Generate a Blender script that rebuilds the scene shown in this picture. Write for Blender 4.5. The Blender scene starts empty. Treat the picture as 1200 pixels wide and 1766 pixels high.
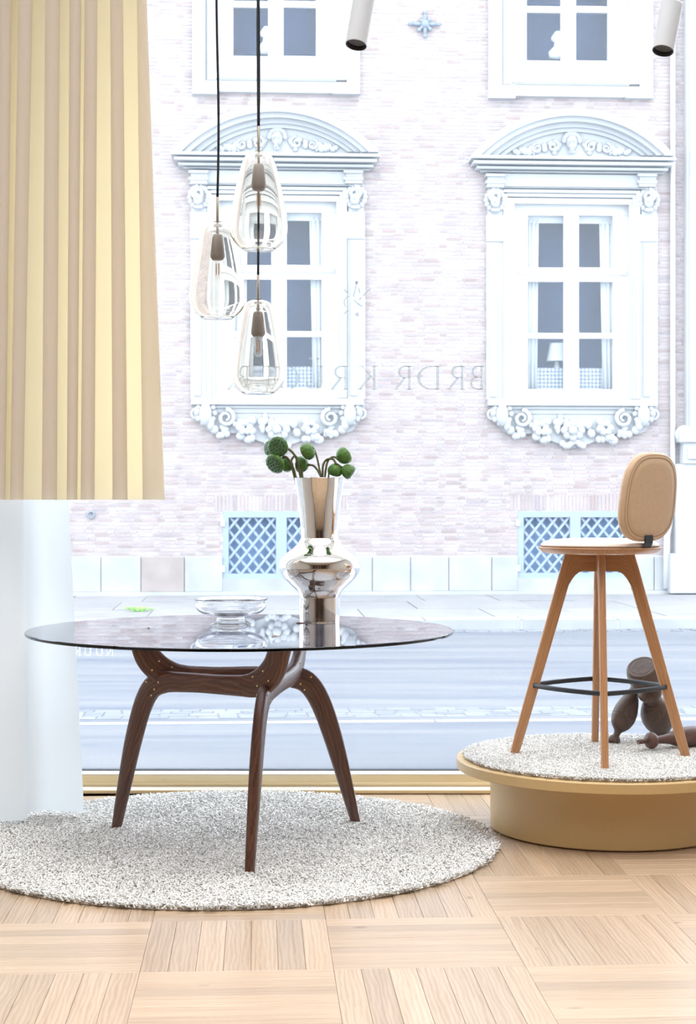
import bpy, bmesh, math, random
import numpy as np
from mathutils import Vector, Matrix

random.seed(7)
rng = np.random.default_rng(7)
SC = bpy.context.scene
COL = SC.collection
PI = math.pi

# ------------------------------------------------------------------ camera
HC, HOR, FPX = 1.18, 860.0, 2800.0          # eye height, horizon row, focal length in pixels
cd = bpy.data.cameras.new('camera')
cam = bpy.data.objects.new('camera', cd)
COL.objects.link(cam)
cam.location = (0, 0, HC)
cam.rotation_euler = (PI / 2, 0, 0)
cd.sensor_width = 36
cd.lens = FPX * 36 / 1766
cd.shift_y = -(883 - HOR) / 1766
cd.clip_end = 200
cd.clip_start = 0.05
cd.dof.use_dof = True
cd.dof.focus_distance = 5.5
cd.dof.aperture_fstop = 11
SC.camera = cam

# ------------------------------------------------------------------ light
w = bpy.data.worlds.new('world')
SC.world = w
w.use_nodes = True
wb = w.node_tree.nodes['Background']
wb.inputs[0].default_value = (0.82, 0.91, 1.0, 1)
wb.inputs[1].default_value = 4.6

def area(name, loc, rot, sx, sy, power, col):
    l = bpy.data.lights.new(name, 'AREA')
    l.shape = 'RECTANGLE'; l.size = sx; l.size_y = sy; l.energy = power; l.color = col
    o = bpy.data.objects.new(name, l); COL.objects.link(o)
    o.location = loc; o.rotation_euler = rot
    return o
area('ceiling_fill', (0, 3.2, 3.27), (0, 0, 0), 4.8, 4.8, 168, (0.95, 0.975, 1.0)).data.spread = math.radians(110)  # unseen fill light added under the ceiling to brighten the room

sl = bpy.data.lights.new('sun', 'SUN'); sl.energy = 0.7; sl.angle = math.radians(25); sl.color = (1.0, 0.95, 0.88)
so = bpy.data.objects.new('sun', sl); COL.objects.link(so)
so.rotation_euler = Vector((0.55, 0.75, -0.9)).to_track_quat('-Z', 'Y').to_euler()

SC.view_settings.view_transform = 'Standard'
SC.view_settings.look = 'None'
SC.view_settings.gamma = 1
SC.view_settings.use_curve_mapping = False
SC.view_settings.exposure = 0.0
SC.cycles.max_bounces = 14
SC.cycles.diffuse_bounces = 8
SC.cycles.glossy_bounces = 6
SC.cycles.transmission_bounces = 14
SC.cycles.transparent_max_bounces = 16

# ------------------------------------------------------------------ helpers
def P(px, py, d):
    """point in the room seen at pixel (px,py) at distance d from the camera plane"""
    return Vector(((px - 600) / FPX * d, d, HC - (py - HOR) / FPX * d))

def col(c, a=1):
    return (c[0], c[1], c[2], a)

class MB:
    def __init__(self):
        self.v = []; self.f = []; self.uv = []
    def add(self, vs, fs, uvs=None):
        n = len(self.v)
        self.v += [tuple(p) for p in vs]
        self.f += [tuple(i + n for i in f) for f in fs]
        self.uv += uvs if uvs else [[(0, 0)] * len(f) for f in fs]
        return self
    def box(self, x0, x1, y0, y1, z0, z1):
        return self.add([(x0,y0,z0),(x1,y0,z0),(x1,y1,z0),(x0,y1,z0),(x0,y0,z1),(x1,y0,z1),(x1,y1,z1),(x0,y1,z1)],
                        [(0,3,2,1),(4,5,6,7),(0,1,5,4),(1,2,6,5),(2,3,7,6),(3,0,4,7)])
    def loft(self, rings, cap=True, closed=False):
        n = len(rings[0]); vs = []; fs = []; uvs = []
        L = [0.0]
        cen = [sum((Vector(p) for p in r), Vector()) / n for r in rings]
        for a, b in zip(cen, cen[1:]):
            L.append(L[-1] + (b - a).length)
        for r in rings: vs += [tuple(p) for p in r]
        m = len(rings)
        for i in range(m if closed else m - 1):
            j = (i + 1) % m
            per = 0.0
            for k in range(n):
                k2 = (k + 1) % n
                step = (Vector(rings[i][k2]) - Vector(rings[i][k])).length
                fs.append((i*n+k, i*n+k2, j*n+k2, j*n+k))
                lj = L[j] if j else L[-1] + 0.01
                uvs.append([(L[i], per), (L[i], per+step), (lj, per+step), (lj, per)])
                per += step
        if cap and not closed:
            for ring, base, fl in ((rings[0], 0, True), (rings[-1], (m-1)*n, False)):
                idx = [base + k for k in range(n)]
                fs.append(tuple(reversed(idx)) if fl else tuple(idx))
                uvs.append([(0.3 * rings[0][0][0], 0.01 * k) for k in range(n)])
        return self.add(vs, fs, uvs)
    def tube(self, path, rad, seg=10, cap=True, closed=False):
        path = [Vector(p) for p in path]
        if not isinstance(rad, (list, tuple)): rad = [rad] * len(path)
        rings = []; up = None
        for i, p in enumerate(path):
            if closed: t = path[(i+1) % len(path)] - path[i-1]
            else: t = path[min(i+1, len(path)-1)] - path[max(i-1, 0)]
            t.normalize()
            if up is None:
                up = Vector((0,0,1)) if abs(t.z) < 0.9 else Vector((1,0,0))
            s = t.cross(up).normalized(); up = s.cross(t).normalized()
            rings.append([p + rad[i] * (math.cos(a) * s + math.sin(a) * up) for a in (2*PI*k/seg for k in range(seg))])
        return self.loft(rings, cap, closed)
    def lathe(self, prof, seg=32, M=None, ribs=0, amp=0.0, cap=True):
        """prof: (radius, height) list, turned about Z then moved by M"""
        M = M or Matrix()
        rings = []
        for r, h in prof:
            ring = []
            for k in range(seg):
                a = 2*PI*k/seg
                rr = r * (1 + amp * math.cos(ribs * a)) if ribs else r
                ring.append(M @ Vector((rr*math.cos(a), rr*math.sin(a), h)))
            rings.append(ring)
        return self.loft(rings, cap)
    def sphere(self, c, r, seg=10, rin=6, sc=(1,1,1), M=None):
        prof = []
        c = Vector(c)
        T = Matrix.Translation(c) @ (M.to_4x4() if M else Matrix()) @ Matrix.Diagonal((sc[0], sc[1], sc[2], 1))
        for i in range(rin + 1):
            a = -PI/2 + PI * i / rin
            prof.append((max(r * math.cos(a), r * 0.02), r * math.sin(a)))
        return self.lathe(prof, seg, T)
    def torus(self, c, R, r, axis='z', seg=20, ts=8, sx=1.0, sz=1.0):
        pts = []
        for k in range(seg):
            a = 2*PI*k/seg
            u, v = R*math.cos(a)*sx, R*math.sin(a)*sz
            pts.append(Vector(c) + (Vector((u, v, 0)) if axis == 'z' else Vector((u, 0, v))))
        return self.tube(pts, r, ts, closed=True)

BASE = {}
def link(o, parent=None):
    COL.objects.link(o)
    if parent is not None: o.parent = parent
    return o
def mesh(name, mb, mat, off=Vector(), smooth=False):
    me = bpy.data.meshes.new(name)
    vs = [(p[0]-off[0], p[1]-off[1], p[2]-off[2]) for p in mb.v]
    me.from_pydata(vs, [], mb.f)
    if any(u[0] != (0, 0) or u[-1] != (0, 0) for u in mb.uv):
        l = me.uv_layers.new(name='uv')
        flat = [c for f in mb.uv for p in f for c in p]
        l.data.foreach_set('uv', flat)
    bm = bmesh.new(); bm.from_mesh(me)
    bmesh.ops.recalc_face_normals(bm, faces=bm.faces)
    bm.to_mesh(me); bm.free()
    if smooth:
        me.polygons.foreach_set('use_smooth', [True] * len(me.polygons))
        if smooth is not True:
            me.set_sharp_from_angle(angle=math.radians(smooth))
    me.materials.append(mat)
    return me
def tag(o, label=None, cat=None, group=None, kind=None):
    if label: o['label'] = label
    if cat: o['category'] = cat
    if group: o['group'] = group
    if kind: o['kind'] = kind
    return o
def thing(name, label, cat, loc, group=None, kind=None, rotz=0):
    o = bpy.data.objects.new(name, None); link(o)
    o.location = loc; o.rotation_euler = (0, 0, rotz); o.empty_display_size = 0.1
    BASE[o.name] = Vector(loc) if not rotz else Vector()
    return tag(o, label, cat, group, kind)
def part(name, mb, mat, parent=None, smooth=False, bevel=0, label=None, kind=None):
    base = BASE.get(parent.name, Vector()) if parent is not None else Vector()
    me = mesh(name, mb, mat, base, smooth)
    o = link(bpy.data.objects.new(name, me), parent)
    BASE[o.name] = base
    if bevel:
        m = o.modifiers.new('edge', 'BEVEL'); m.width = bevel; m.segments = 2; m.limit_method = 'ANGLE'; m.angle_limit = math.radians(40)
    return tag(o, label, None, None, kind)
def solo(name, mb, mat, label, cat, group=None, kind=None, loc=None, **k):
    """a thing that is one mesh; its origin sits at loc"""
    off = Vector(loc) if loc is not None else Vector()
    me = mesh(name, mb, mat, off, k.get('smooth', False))
    o = link(bpy.data.objects.new(name, me)); o.location = off
    BASE[o.name] = off
    if k.get('bevel'):
        m = o.modifiers.new('edge', 'BEVEL'); m.width = k['bevel']; m.segments = 2; m.limit_method = 'ANGLE'
    return tag(o, label, cat, group, kind)
def copy_tree(o, parent=None, shift=None):
    kids = [c for c in o.children]
    c = o.copy(); link(c)
    if parent is not None: c.parent = parent
    if shift is not None: c.location = Vector(o.location) + Vector(shift)
    BASE[c.name] = BASE.get(o.name, Vector())
    for k in kids: copy_tree(k, c)
    return c
def smoothpath(pts, sub=6, closed=False):
    pts = [Vector(p) for p in pts]; out = []; n = len(pts)
    for i in range(n if closed else n - 1):
        p1, p2 = pts[i], pts[(i+1) % n]
        p0 = pts[i-1] if (i > 0 or closed) else 2*p1 - p2
        p3 = pts[(i+2) % n] if (i+2 < n or closed) else 2*p2 - p1
        for k in range(sub):
            t = k / sub
            out.append(0.5*((2*p1) + (p2-p0)*t + (2*p0-5*p1+4*p2-p3)*t*t + (3*p1-p0-3*p2+p3)*t**3))
    if not closed: out.append(pts[-1])
    return out

# ------------------------------------------------------------------ materials
def newmat(name):
    m = bpy.data.materials.new(name); m.use_nodes = True
    nt = m.node_tree
    return m, nt, nt.nodes['Principled BSDF']
def N(nt, typ, **kw):
    n = nt.nodes.new(typ)
    for k, v in kw.items():
        if k in n.inputs: n.inputs[k].default_value = v
        else: setattr(n, k, v)
    return n
def ramp(nt, stops):
    r = nt.nodes.new('ShaderNodeValToRGB')
    e = r.color_ramp.elements
    while len(e) < len(stops): e.new(0.5)
    for i, (p, c) in enumerate(stops):
        e[i].position = p; e[i].color = col(c)
    return r
def plain(name, c, rough=0.5, metal=0.0, var=0.0, scale=20, bump=0.0, spec=0.5, coat=0.0):
    m, nt, b = newmat(name)
    b.inputs['Base Color'].default_value = col(c)
    b.inputs['Roughness'].default_value = rough
    b.inputs['Metallic'].default_value = metal
    b.inputs['Specular IOR Level'].default_value = spec
    b.inputs['Coat Weight'].default_value = coat
    if var or bump:
        tc = N(nt, 'ShaderNodeTexCoord')
        no = N(nt, 'ShaderNodeTexNoise', Scale=scale, Detail=5.0, Roughness=0.6)
        nt.links.new(tc.outputs['Object'], no.inputs['Vector'])
        if var:
            r = ramp(nt, [(0.3, [max(0, x*(1-var)) for x in c]), (0.7, [min(1, x*(1+var)) for x in c])])
            nt.links.new(no.outputs['Fac'], r.inputs[0]); nt.links.new(r.outputs[0], b.inputs['Base Color'])
        if bump:
            bu = N(nt, 'ShaderNodeBump', Strength=bump, Distance=0.01)
            nt.links.new(no.outputs['Fac'], bu.inputs['Height']); nt.links.new(bu.outputs[0], b.inputs['Normal'])
    return m
def wood(name, dark, mid, light, rough=0.45, coord='UV', along=2.0, across=60.0, coat=0.0, tint=0.12, knots=False, spec=0.5, wavemix=0.18):
    """grain drawn out along the first axis of the coordinates"""
    m, nt, b = newmat(name)
    L = nt.links.new
    tc = N(nt, 'ShaderNodeTexCoord')
    oi = N(nt, 'ShaderNodeObjectInfo'); ge = N(nt, 'ShaderNodeNewGeometry')
    ad = N(nt, 'ShaderNodeMath', operation='ADD'); L(oi.outputs['Random'], ad.inputs[0]); L(ge.outputs['Random Per Island'], ad.inputs[1])
    fr = N(nt, 'ShaderNodeMath', operation='FRACT'); L(ad.outputs[0], fr.inputs[0])
    mu = N(nt, 'ShaderNodeMath', operation='MULTIPLY'); mu.inputs[1].default_value = 37.0; L(fr.outputs[0], mu.inputs[0])
    va = N(nt, 'ShaderNodeVectorMath', operation='ADD'); L(tc.outputs[coord], va.inputs[0]); L(mu.outputs[0], va.inputs[1])
    mp = N(nt, 'ShaderNodeMapping'); mp.inputs['Scale'].default_value = (along, across, across); L(va.outputs[0], mp.inputs[0])
    n1 = N(nt, 'ShaderNodeTexNoise', Scale=1.0, Detail=6.0, Roughness=0.62, Distortion=0.4); L(mp.outputs[0], n1.inputs['Vector'])
    mp2 = N(nt, 'ShaderNodeMapping'); mp2.inputs['Scale'].default_value = (along*1.6, across*0.22, across*0.22); L(va.outputs[0], mp2.inputs[0])
    wv = N(nt, 'ShaderNodeTexWave', Scale=1.3, Distortion=7.0, Detail=2.0, wave_type='BANDS', bands_direction='Y')
    wv.inputs['Detail Scale'].default_value = 1.2
    L(mp2.outputs[0], wv.inputs['Vector'])
    mx = N(nt, 'ShaderNodeMix', data_type='FLOAT'); mx.inputs[0].default_value = wavemix
    L(n1.outputs['Fac'], mx.inputs[2]); L(wv.outputs['Fac'], mx.inputs[3])
    r = ramp(nt, [(0.25, dark), (0.5, mid), (0.75, light)]); L(mx.outputs[0], r.inputs[0])
    hs = N(nt, 'ShaderNodeHueSaturation')
    mr = N(nt, 'ShaderNodeMapRange'); mr.inputs[3].default_value = 1 - tint; mr.inputs[4].default_value = 1 + tint
    L(fr.outputs[0], mr.inputs[0]); L(mr.outputs[0], hs.inputs['Value']); L(r.outputs[0], hs.inputs['Color'])
    out = hs.outputs[0]
    if knots:
        vo = N(nt, 'ShaderNodeTexVoronoi', Scale=1.0); mp3 = N(nt, 'ShaderNodeMapping'); mp3.inputs['Scale'].default_value = (3.0, 6.5, 6.5)
        L(va.outputs[0], mp3.inputs[0]); L(mp3.outputs[0], vo.inputs['Vector'])
        kr = ramp(nt, [(0.03, (0.42, 0.30, 0.22)), (0.085, (1, 1, 1))]); L(vo.outputs['Distance'], kr.inputs[0])
        km = N(nt, 'ShaderNodeMix', data_type='RGBA', blend_type='MULTIPLY'); km.inputs[0].default_value = 0.75
        L(out, km.inputs[6]); L(kr.outputs[0], km.inputs[7]); out = km.outputs[2]
    L(out, b.inputs['Base Color'])
    b.inputs['Roughness'].default_value = rough; b.inputs['Coat Weight'].default_value = coat; b.inputs['Coat Roughness'].default_value = 0.25
    b.inputs['Specular IOR Level'].default_value = spec
    bu = N(nt, 'ShaderNodeBump', Strength=0.08, Distance=0.004); L(n1.outputs['Fac'], bu.inputs['Height']); L(bu.outputs[0], b.inputs['Normal'])
    return m
def glass(name, c=(1,1,1), ior=1.45, rough=0.0, dens=0.0, vcol=(1,1,1)):
    m, nt, b = newmat(name)
    nt.nodes.remove(b)
    g = N(nt, 'ShaderNodeBsdfGlass', IOR=ior, Roughness=rough, Color=col(c))
    out = nt.nodes['Material Output']
    nt.links.new(g.outputs[0], out.inputs[0])
    if dens:
        v = N(nt, 'ShaderNodeVolumeAbsorption', Density=dens, Color=col(vcol)); nt.links.new(v.outputs[0], out.inputs[1])
    return m
def sheet_glass(name, refl=0.06, film=0.0, fcol=(0.9,0.95,1), tint=(1,1,1)):
    """thin pane: clear, a little mirror, a thin pale film that scatters daylight as a veil"""
    m, nt, b = newmat(name)
    nt.nodes.remove(b); L = nt.links.new
    t = N(nt, 'ShaderNodeBsdfTransparent', Color=col(tint))
    g = N(nt, 'ShaderNodeBsdfGlossy', Roughness=0.02)
    m1 = N(nt, 'ShaderNodeMixShader', Fac=refl); L(t.outputs[0], m1.inputs[1]); L(g.outputs[0], m1.inputs[2])
    out = m1
    if film:
        tr = N(nt, 'ShaderNodeBsdfTranslucent', Color=col(fcol))
        m2 = N(nt, 'ShaderNodeMixShader', Fac=film); L(m1.outputs[0], m2.inputs[1]); L(tr.outputs[0], m2.inputs[2]); out = m2
    L(out.outputs[0], nt.nodes['Material Output'].inputs[0])
    return m
def cloth(name, dif, trans, fac, weave=900):
    m, nt, b = newmat(name)
    nt.nodes.remove(b); L = nt.links.new
    d = N(nt, 'ShaderNodeBsdfDiffuse', Color=col(dif)); t = N(nt, 'ShaderNodeBsdfTranslucent', Color=col(trans))
    tc = N(nt, 'ShaderNodeTexCoord'); mp = N(nt, 'ShaderNodeMapping'); mp.inputs['Scale'].default_value = (weave, weave, weave*0.4)
    no = N(nt, 'ShaderNodeTexNoise', Scale=1.0, Detail=2.0); L(tc.outputs['Object'], mp.inputs[0]); L(mp.outputs[0], no.inputs['Vector'])
    bu = N(nt, 'ShaderNodeBump', Strength=0.15, Distance=0.001); L(no.outputs['Fac'], bu.inputs['Height'])
    L(bu.outputs[0], d.inputs['Normal'])
    mx = N(nt, 'ShaderNodeMixShader', Fac=fac); L(d.outputs[0], mx.inputs[1]); L(t.outputs[0], mx.inputs[2])
    L(mx.outputs[0], nt.nodes['Material Output'].inputs[0])
    return m
def island_mat(name, cols, rough=0.85, bump=0.0):
    m, nt, b = newmat(name); L = nt.links.new
    ge = N(nt, 'ShaderNodeNewGeometry'); oi = N(nt, 'ShaderNodeObjectInfo')
    ad = N(nt, 'ShaderNodeMath', operation='ADD'); L(ge.outputs['Random Per Island'], ad.inputs[0]); L(oi.outputs['Random'], ad.inputs[1])
    fr = N(nt, 'ShaderNodeMath', operation='FRACT'); L(ad.outputs[0], fr.inputs[0])
    r = ramp(nt, [(i / (len(cols)-1), c) for i, c in enumerate(cols)]); L(fr.outputs[0], r.inputs[0])
    tc = N(nt, 'ShaderNodeTexCoord'); no = N(nt, 'ShaderNodeTexNoise', Scale=3.0, Detail=5.0); L(tc.outputs['Object'], no.inputs['Vector'])
    rr = ramp(nt, [(0.3, (0.86,)*3), (0.7, (1.08,)*3)]); L(no.outputs['Fac'], rr.inputs[0])
    mx = N(nt, 'ShaderNodeMix', data_type='RGBA', blend_type='MULTIPLY'); mx.inputs[0].default_value = 1.0
    L(r.outputs[0], mx.inputs[6]); L(rr.outputs[0], mx.inputs[7]); L(mx.outputs[2], b.inputs['Base Color'])
    b.inputs['Roughness'].default_value = rough
    return m

M = {}
M['wall'] = plain('warm_grey_wall_paint', (0.46, 0.43, 0.40), 0.8)
M['ceiling'] = plain('white_ceiling_paint', (0.82, 0.81, 0.79), 0.85)
M['wall_back'] = plain('taupe_wall_paint', (0.16, 0.115, 0.085), 0.8)
M['gold'] = plain('champagne_anodised_aluminium', (0.76, 0.61, 0.36), 0.3, 0.2, coat=0.4)
M['gasket'] = plain('dark_rubber', (0.03, 0.035, 0.05), 0.6)
M['sub'] = plain('dark_joint', (0.22, 0.14, 0.08), 0.8)
M['plank'] = wood('oak_parquet', (0.325, 0.215, 0.130), (0.425, 0.300, 0.195), (0.505, 0.375, 0.262), 0.34, 'Object', 2.2, 90, coat=0.4, tint=0.14, knots=True, wavemix=0.2)
M['walnut'] = wood('oiled_walnut', (0.046, 0.016, 0.009), (0.100, 0.038, 0.021), (0.172, 0.073, 0.043), 0.38, 'UV', 5, 70, coat=0.1, tint=0.08)
M['oak'] = wood('oiled_oak', (0.33, 0.155, 0.066), (0.44, 0.22, 0.10), (0.52, 0.275, 0.135), 0.42, 'UV', 4, 110, tint=0.04)
M['oldwood'] = wood('old_dark_turned_wood', (0.060, 0.036, 0.027), (0.092, 0.056, 0.042), (0.128, 0.082, 0.063), 0.5, 'UV', 6, 40, tint=0.1, wavemix=0.05)
M['redwood'] = wood('reddish_turned_wood', (0.072, 0.032, 0.024), (0.115, 0.055, 0.041), (0.16, 0.082, 0.062), 0.45, 'UV', 6, 40, tint=0.1, wavemix=0.05)
M['brass'] = plain('brass', (0.83, 0.62, 0.30), 0.3, 0.9)
M['chrome'] = plain('polished_steel', (0.88, 0.86, 0.84), 0.025, 1.0)
M['black'] = plain('black_powder_coat', (0.018, 0.020, 0.026), 0.4)
M['cord'] = plain('black_fabric_cord', (0.012, 0.013, 0.018), 0.8)
M['stem'] = plain('bronze_stem', (0.33, 0.27, 0.20), 0.4, 0.5)
M['socket'] = plain('taupe_ceramic', (0.33, 0.305, 0.305), 0.45)
M['lamp_glass'] = glass('clear_lamp_glass', (0.972, 0.955, 0.925), 1.45)
M['bulb'] = sheet_glass('bulb_glass', 0.12, 0.05)
M['filament'] = plain('amber_filament', (0.85, 0.42, 0.15), 0.4)
M['clear'] = glass('clear_glass', (1, 1, 1), 1.46)
M['table_glass'] = glass('smoked_table_glass', (0.98, 0.985, 1.0), 1.5, 0.0, 85.0, (0.40, 0.385, 0.44))
M['leather'] = plain('sand_leather', (0.60, 0.42, 0.27), 0.5, var=0.05, scale=60, bump=0.05)
M['leather_seat'] = plain('lit_sand_leather', (0.82, 0.72, 0.64), 0.36, var=0.03, scale=60)  # same leather as the back, lightened to paint window sheen on the seat
M['seam'] = plain('brown_seam', (0.26, 0.15, 0.075), 0.7)
M['podium'] = plain('satin_gold_paint', (0.55, 0.375, 0.17), 0.38, 0.0, var=0.03, scale=200, coat=0.1)
M['podium_top'] = plain('satin_champagne_paint', (0.66, 0.56, 0.39), 0.4, 0.0)
M['wool'] = island_mat('cream_wool', [(0.92,0.885,0.825), (0.975,0.955,0.92), (0.96,0.935,0.89), (0.975,0.96,0.935)], 0.95)
M['backing'] = plain('rug_backing', (0.72, 0.66, 0.58), 0.95)
M['curtain_gold'] = cloth('cream_gold_curtain_cloth', (0.84, 0.835, 0.81), (0.93, 0.75, 0.43), 0.40)
M['curtain_white'] = cloth('white_curtain_cloth', (0.78, 0.785, 0.78), (0.73, 0.77, 0.79), 0.40)
M['spot_white'] = plain('white_lacquer', (0.56, 0.575, 0.60), 0.4)
M['spot_black'] = plain('matt_black_baffle', (0.010, 0.011, 0.015), 0.6)
M['reflector'] = plain('faceted_reflector', (0.75, 0.78, 0.82), 0.25, 1.0, bump=0.8, scale=90)
M['pod'] = plain('green_lotus_pod', (0.085, 0.20, 0.035), 0.5, var=0.35, scale=90)
M['pod_face'] = plain('blue_green_pod_face', (0.085, 0.19, 0.075), 0.55, var=0.3, scale=140, bump=0.3)
M['pod_seed'] = plain('dark_pod_hole', (0.02, 0.045, 0.02), 0.6)
M['pod_stem'] = plain('lotus_stem', (0.13, 0.13, 0.045), 0.5, var=0.3, scale=60)
# outdoors
M['window_glass'] = sheet_glass('veiled_shop_window', 0.012, 0.022, (0.70, 0.84, 1.0))  # scattering film stands in for glare and reflections washing out the street
M['vinyl'] = None
M['brick'] = island_mat('pale_red_brick', [(0.315,0.24,0.228), (0.41,0.345,0.332), (0.37,0.30,0.292), (0.44,0.385,0.375), (0.315,0.265,0.27)], 0.9)
M['mortar'] = plain('pale_mortar', (0.51, 0.49, 0.49), 0.95, var=0.06, scale=2)
M['stone'] = plain('pale_limestone', (0.43, 0.44, 0.45), 0.85, var=0.07, scale=1.6)
M['plinth'] = island_mat('grey_granite', [(0.34,0.35,0.37), (0.40,0.41,0.42), (0.37,0.38,0.39)], 0.85)
M['plinth_brown'] = plain('stained_stone', (0.33, 0.28, 0.26), 0.9, var=0.15, scale=4)
M['white_frame'] = plain('white_window_paint', (0.62, 0.63, 0.64), 0.5)
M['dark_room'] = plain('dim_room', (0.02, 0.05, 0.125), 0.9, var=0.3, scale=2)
M['far_pane'] = sheet_glass('far_pane', 0.035, 0.0)
M['far_curtain'] = plain('far_white_curtain', (0.55, 0.6, 0.64), 0.9)
M['lattice'] = plain('pale_blue_iron', (0.28, 0.345, 0.43), 0.6)
M['lattice_back'] = plain('blue_grey_shutter', (0.16, 0.27, 0.46), 0.7, var=0.25, scale=4)
M['iron'] = plain('blue_grey_iron', (0.20, 0.235, 0.29), 0.7)
M['asphalt'] = None
M['flag'] = island_mat('pale_flagstone', [(0.25,0.24,0.245), (0.28,0.27,0.27), (0.26,0.255,0.26)], 0.9)
M['kerb'] = island_mat('pale_kerb_granite', [(0.33,0.34,0.35), (0.37,0.38,0.385)], 0.85)
M['sett'] = island_mat('grey_sett', [(0.15,0.16,0.185), (0.22,0.225,0.24), (0.19,0.195,0.215)], 0.85)
M['line'] = plain('white_road_paint', (0.42, 0.43, 0.44), 0.7, var=0.1, scale=8)
M['weed'] = plain('weed_green', (0.28, 0.55, 0.12), 0.7)

m, nt, b = newmat('frosted_vinyl'); M['vinyl'] = m
nt.nodes.remove(b)
t = N(nt, 'ShaderNodeBsdfTransparent'); d = N(nt, 'ShaderNodeBsdfDiffuse', Color=(0.62, 0.64, 0.64, 1)); d2 = N(nt, 'ShaderNodeBsdfTranslucent', Color=(0.36, 0.385, 0.385, 1))
m1 = N(nt, 'ShaderNodeMixShader', Fac=0.7); m2 = N(nt, 'ShaderNodeMixShader', Fac=0.5)
nt.links.new(d.outputs[0], m1.inputs[1]); nt.links.new(d2.outputs[0], m1.inputs[2])
nt.links.new(t.outputs[0], m2.inputs[1]); nt.links.new(m1.outputs[0], m2.inputs[2]); nt.links.new(m2.outputs[0], nt.nodes['Material Output'].inputs[0])

m, nt, b = newmat('white_vinyl'); M['white_vinyl'] = m
nt.nodes.remove(b)
t = N(nt, 'ShaderNodeBsdfTransparent'); d2 = N(nt, 'ShaderNodeBsdfTranslucent', Color=(0.85, 0.88, 0.9, 1)); m2 = N(nt, 'ShaderNodeMixShader', Fac=0.45)
nt.links.new(t.outputs[0], m2.inputs[1]); nt.links.new(d2.outputs[0], m2.inputs[2]); nt.links.new(m2.outputs[0], nt.nodes['Material Output'].inputs[0])

m, nt, b = newmat('asphalt'); M['asphalt'] = m
tc = N(nt, 'ShaderNodeTexCoord'); mp = N(nt, 'ShaderNodeMapping'); mp.inputs['Scale'].default_value = (0.18, 2.0, 1)
no = N(nt, 'ShaderNodeTexNoise', Scale=1.0, Detail=7.0, Roughness=0.65)
nt.links.new(tc.outputs['Object'], mp.inputs[0]); nt.links.new(mp.outputs[0], no.inputs['Vector'])
r = ramp(nt, [(0.36, (0.098, 0.108, 0.138)), (0.5, (0.145, 0.149, 0.168)), (0.64, (0.185, 0.184, 0.192))])
nt.links.new(no.outputs['Fac'], r.inputs[0]); nt.links.new(r.outputs[0], b.inputs['Base Color'])
b.inputs['Roughness'].default_value = 0.75

# ------------------------------------------------------------------ the room
XL, XR, YB, YW, ZC = -2.7, 2.7, -2.6, 6.48, 3.30
YG = 6.655                                       # plane of the shop window glass
floor = thing('floor', 'light oak parquet floor laid in squares of seven planks', 'floor', (0, 0, 0), kind='structure')
part('subfloor', MB().box(XL, XR, YB, YW + 0.3, -0.20, -0.0125), M['sub'], floor)
SQ = 0.484
TH = math.atan(155 / 2800)
ORG = Vector(((857 - 600) / FPX * 4.583, 4.583))
UX, UY = Vector((math.cos(TH), math.sin(TH))), Vector((-math.sin(TH), math.cos(TH)))
PW = SQ / 7
def plank_mb(l, wd):
    mb = MB(); g, c = 0.0004, 0.0010
    x, y = l/2 - g, wd/2 - g
    vs = [(-x,-y,-0.012),(x,-y,-0.012),(x,y,-0.012),(-x,y,-0.012),(-x,-y,-c),(x,-y,-c),(x,y,-c),(-x,y,-c),
          (-x+c,-y+c,0),(x-c,-y+c,0),(x-c,y-c,0),(-x+c,y-c,0)]
    fs = [(0,1,5,4),(1,2,6,5),(2,3,7,6),(3,0,4,7),(4,5,9,8),(5,6,10,9),(6,7,11,10),(7,4,8,11),(8,9,10,11)]
    return mb.add(vs, fs)
pm = plank_mb(SQ, PW)
plank_me = mesh('plank', pm, M['plank'])
RUG_C, RUG_R = Vector((-0.41, 5.555)), 0.915
POD_C, POD_RB = Vector((0.932, 5.829)), 0.42
cands, rest = [], []
for i in range(-12, 12):
    for j in range(-16, 8):
        for k in range(7):
            o = (k + 0.5) * PW
            if (i + j) % 2 == 0: cu, cv, rot = (i + 0.5) * SQ, j * SQ + o, TH
            else: cu, cv, rot = i * SQ + o, (j + 0.5) * SQ, TH + PI/2
            p = ORG + UX * cu + UY * cv
            if not (XL + 0.25 < p.x < XR - 0.25 and YB + 0.25 < p.y < YW + 0.1): continue
            vis = False
            if p.y > 3.3 and (p - RUG_C).length > RUG_R - 0.16 and (p - POD_C).length > POD_RB - 0.1 and p.y < YW + 0.05:
                px, py = 600 + FPX * p.x / p.y, HOR + FPX * HC / p.y
                vis = -40 < px < 1240 and py < 1800
            (cands if vis else rest).append((p.y, p.x, rot))
cands.sort()
rest += cands[300:]
for y, x, rot in cands[:300]:
    o = link(bpy.data.objects.new('plank', plank_me), floor)
    o.location = (x, y, random.uniform(-0.0004, 0)); o.rotation_euler = (0, 0, rot)
fb = MB()
for y, x, rot in rest:
    R = Matrix.Translation((x, y, 0)) @ Matrix.Rotation(rot, 4, 'Z')
    fb.add([R @ Vector(v) for v in pm.v], pm.f)
part('plank_field', fb, M['plank'], floor, kind='stuff')

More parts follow.
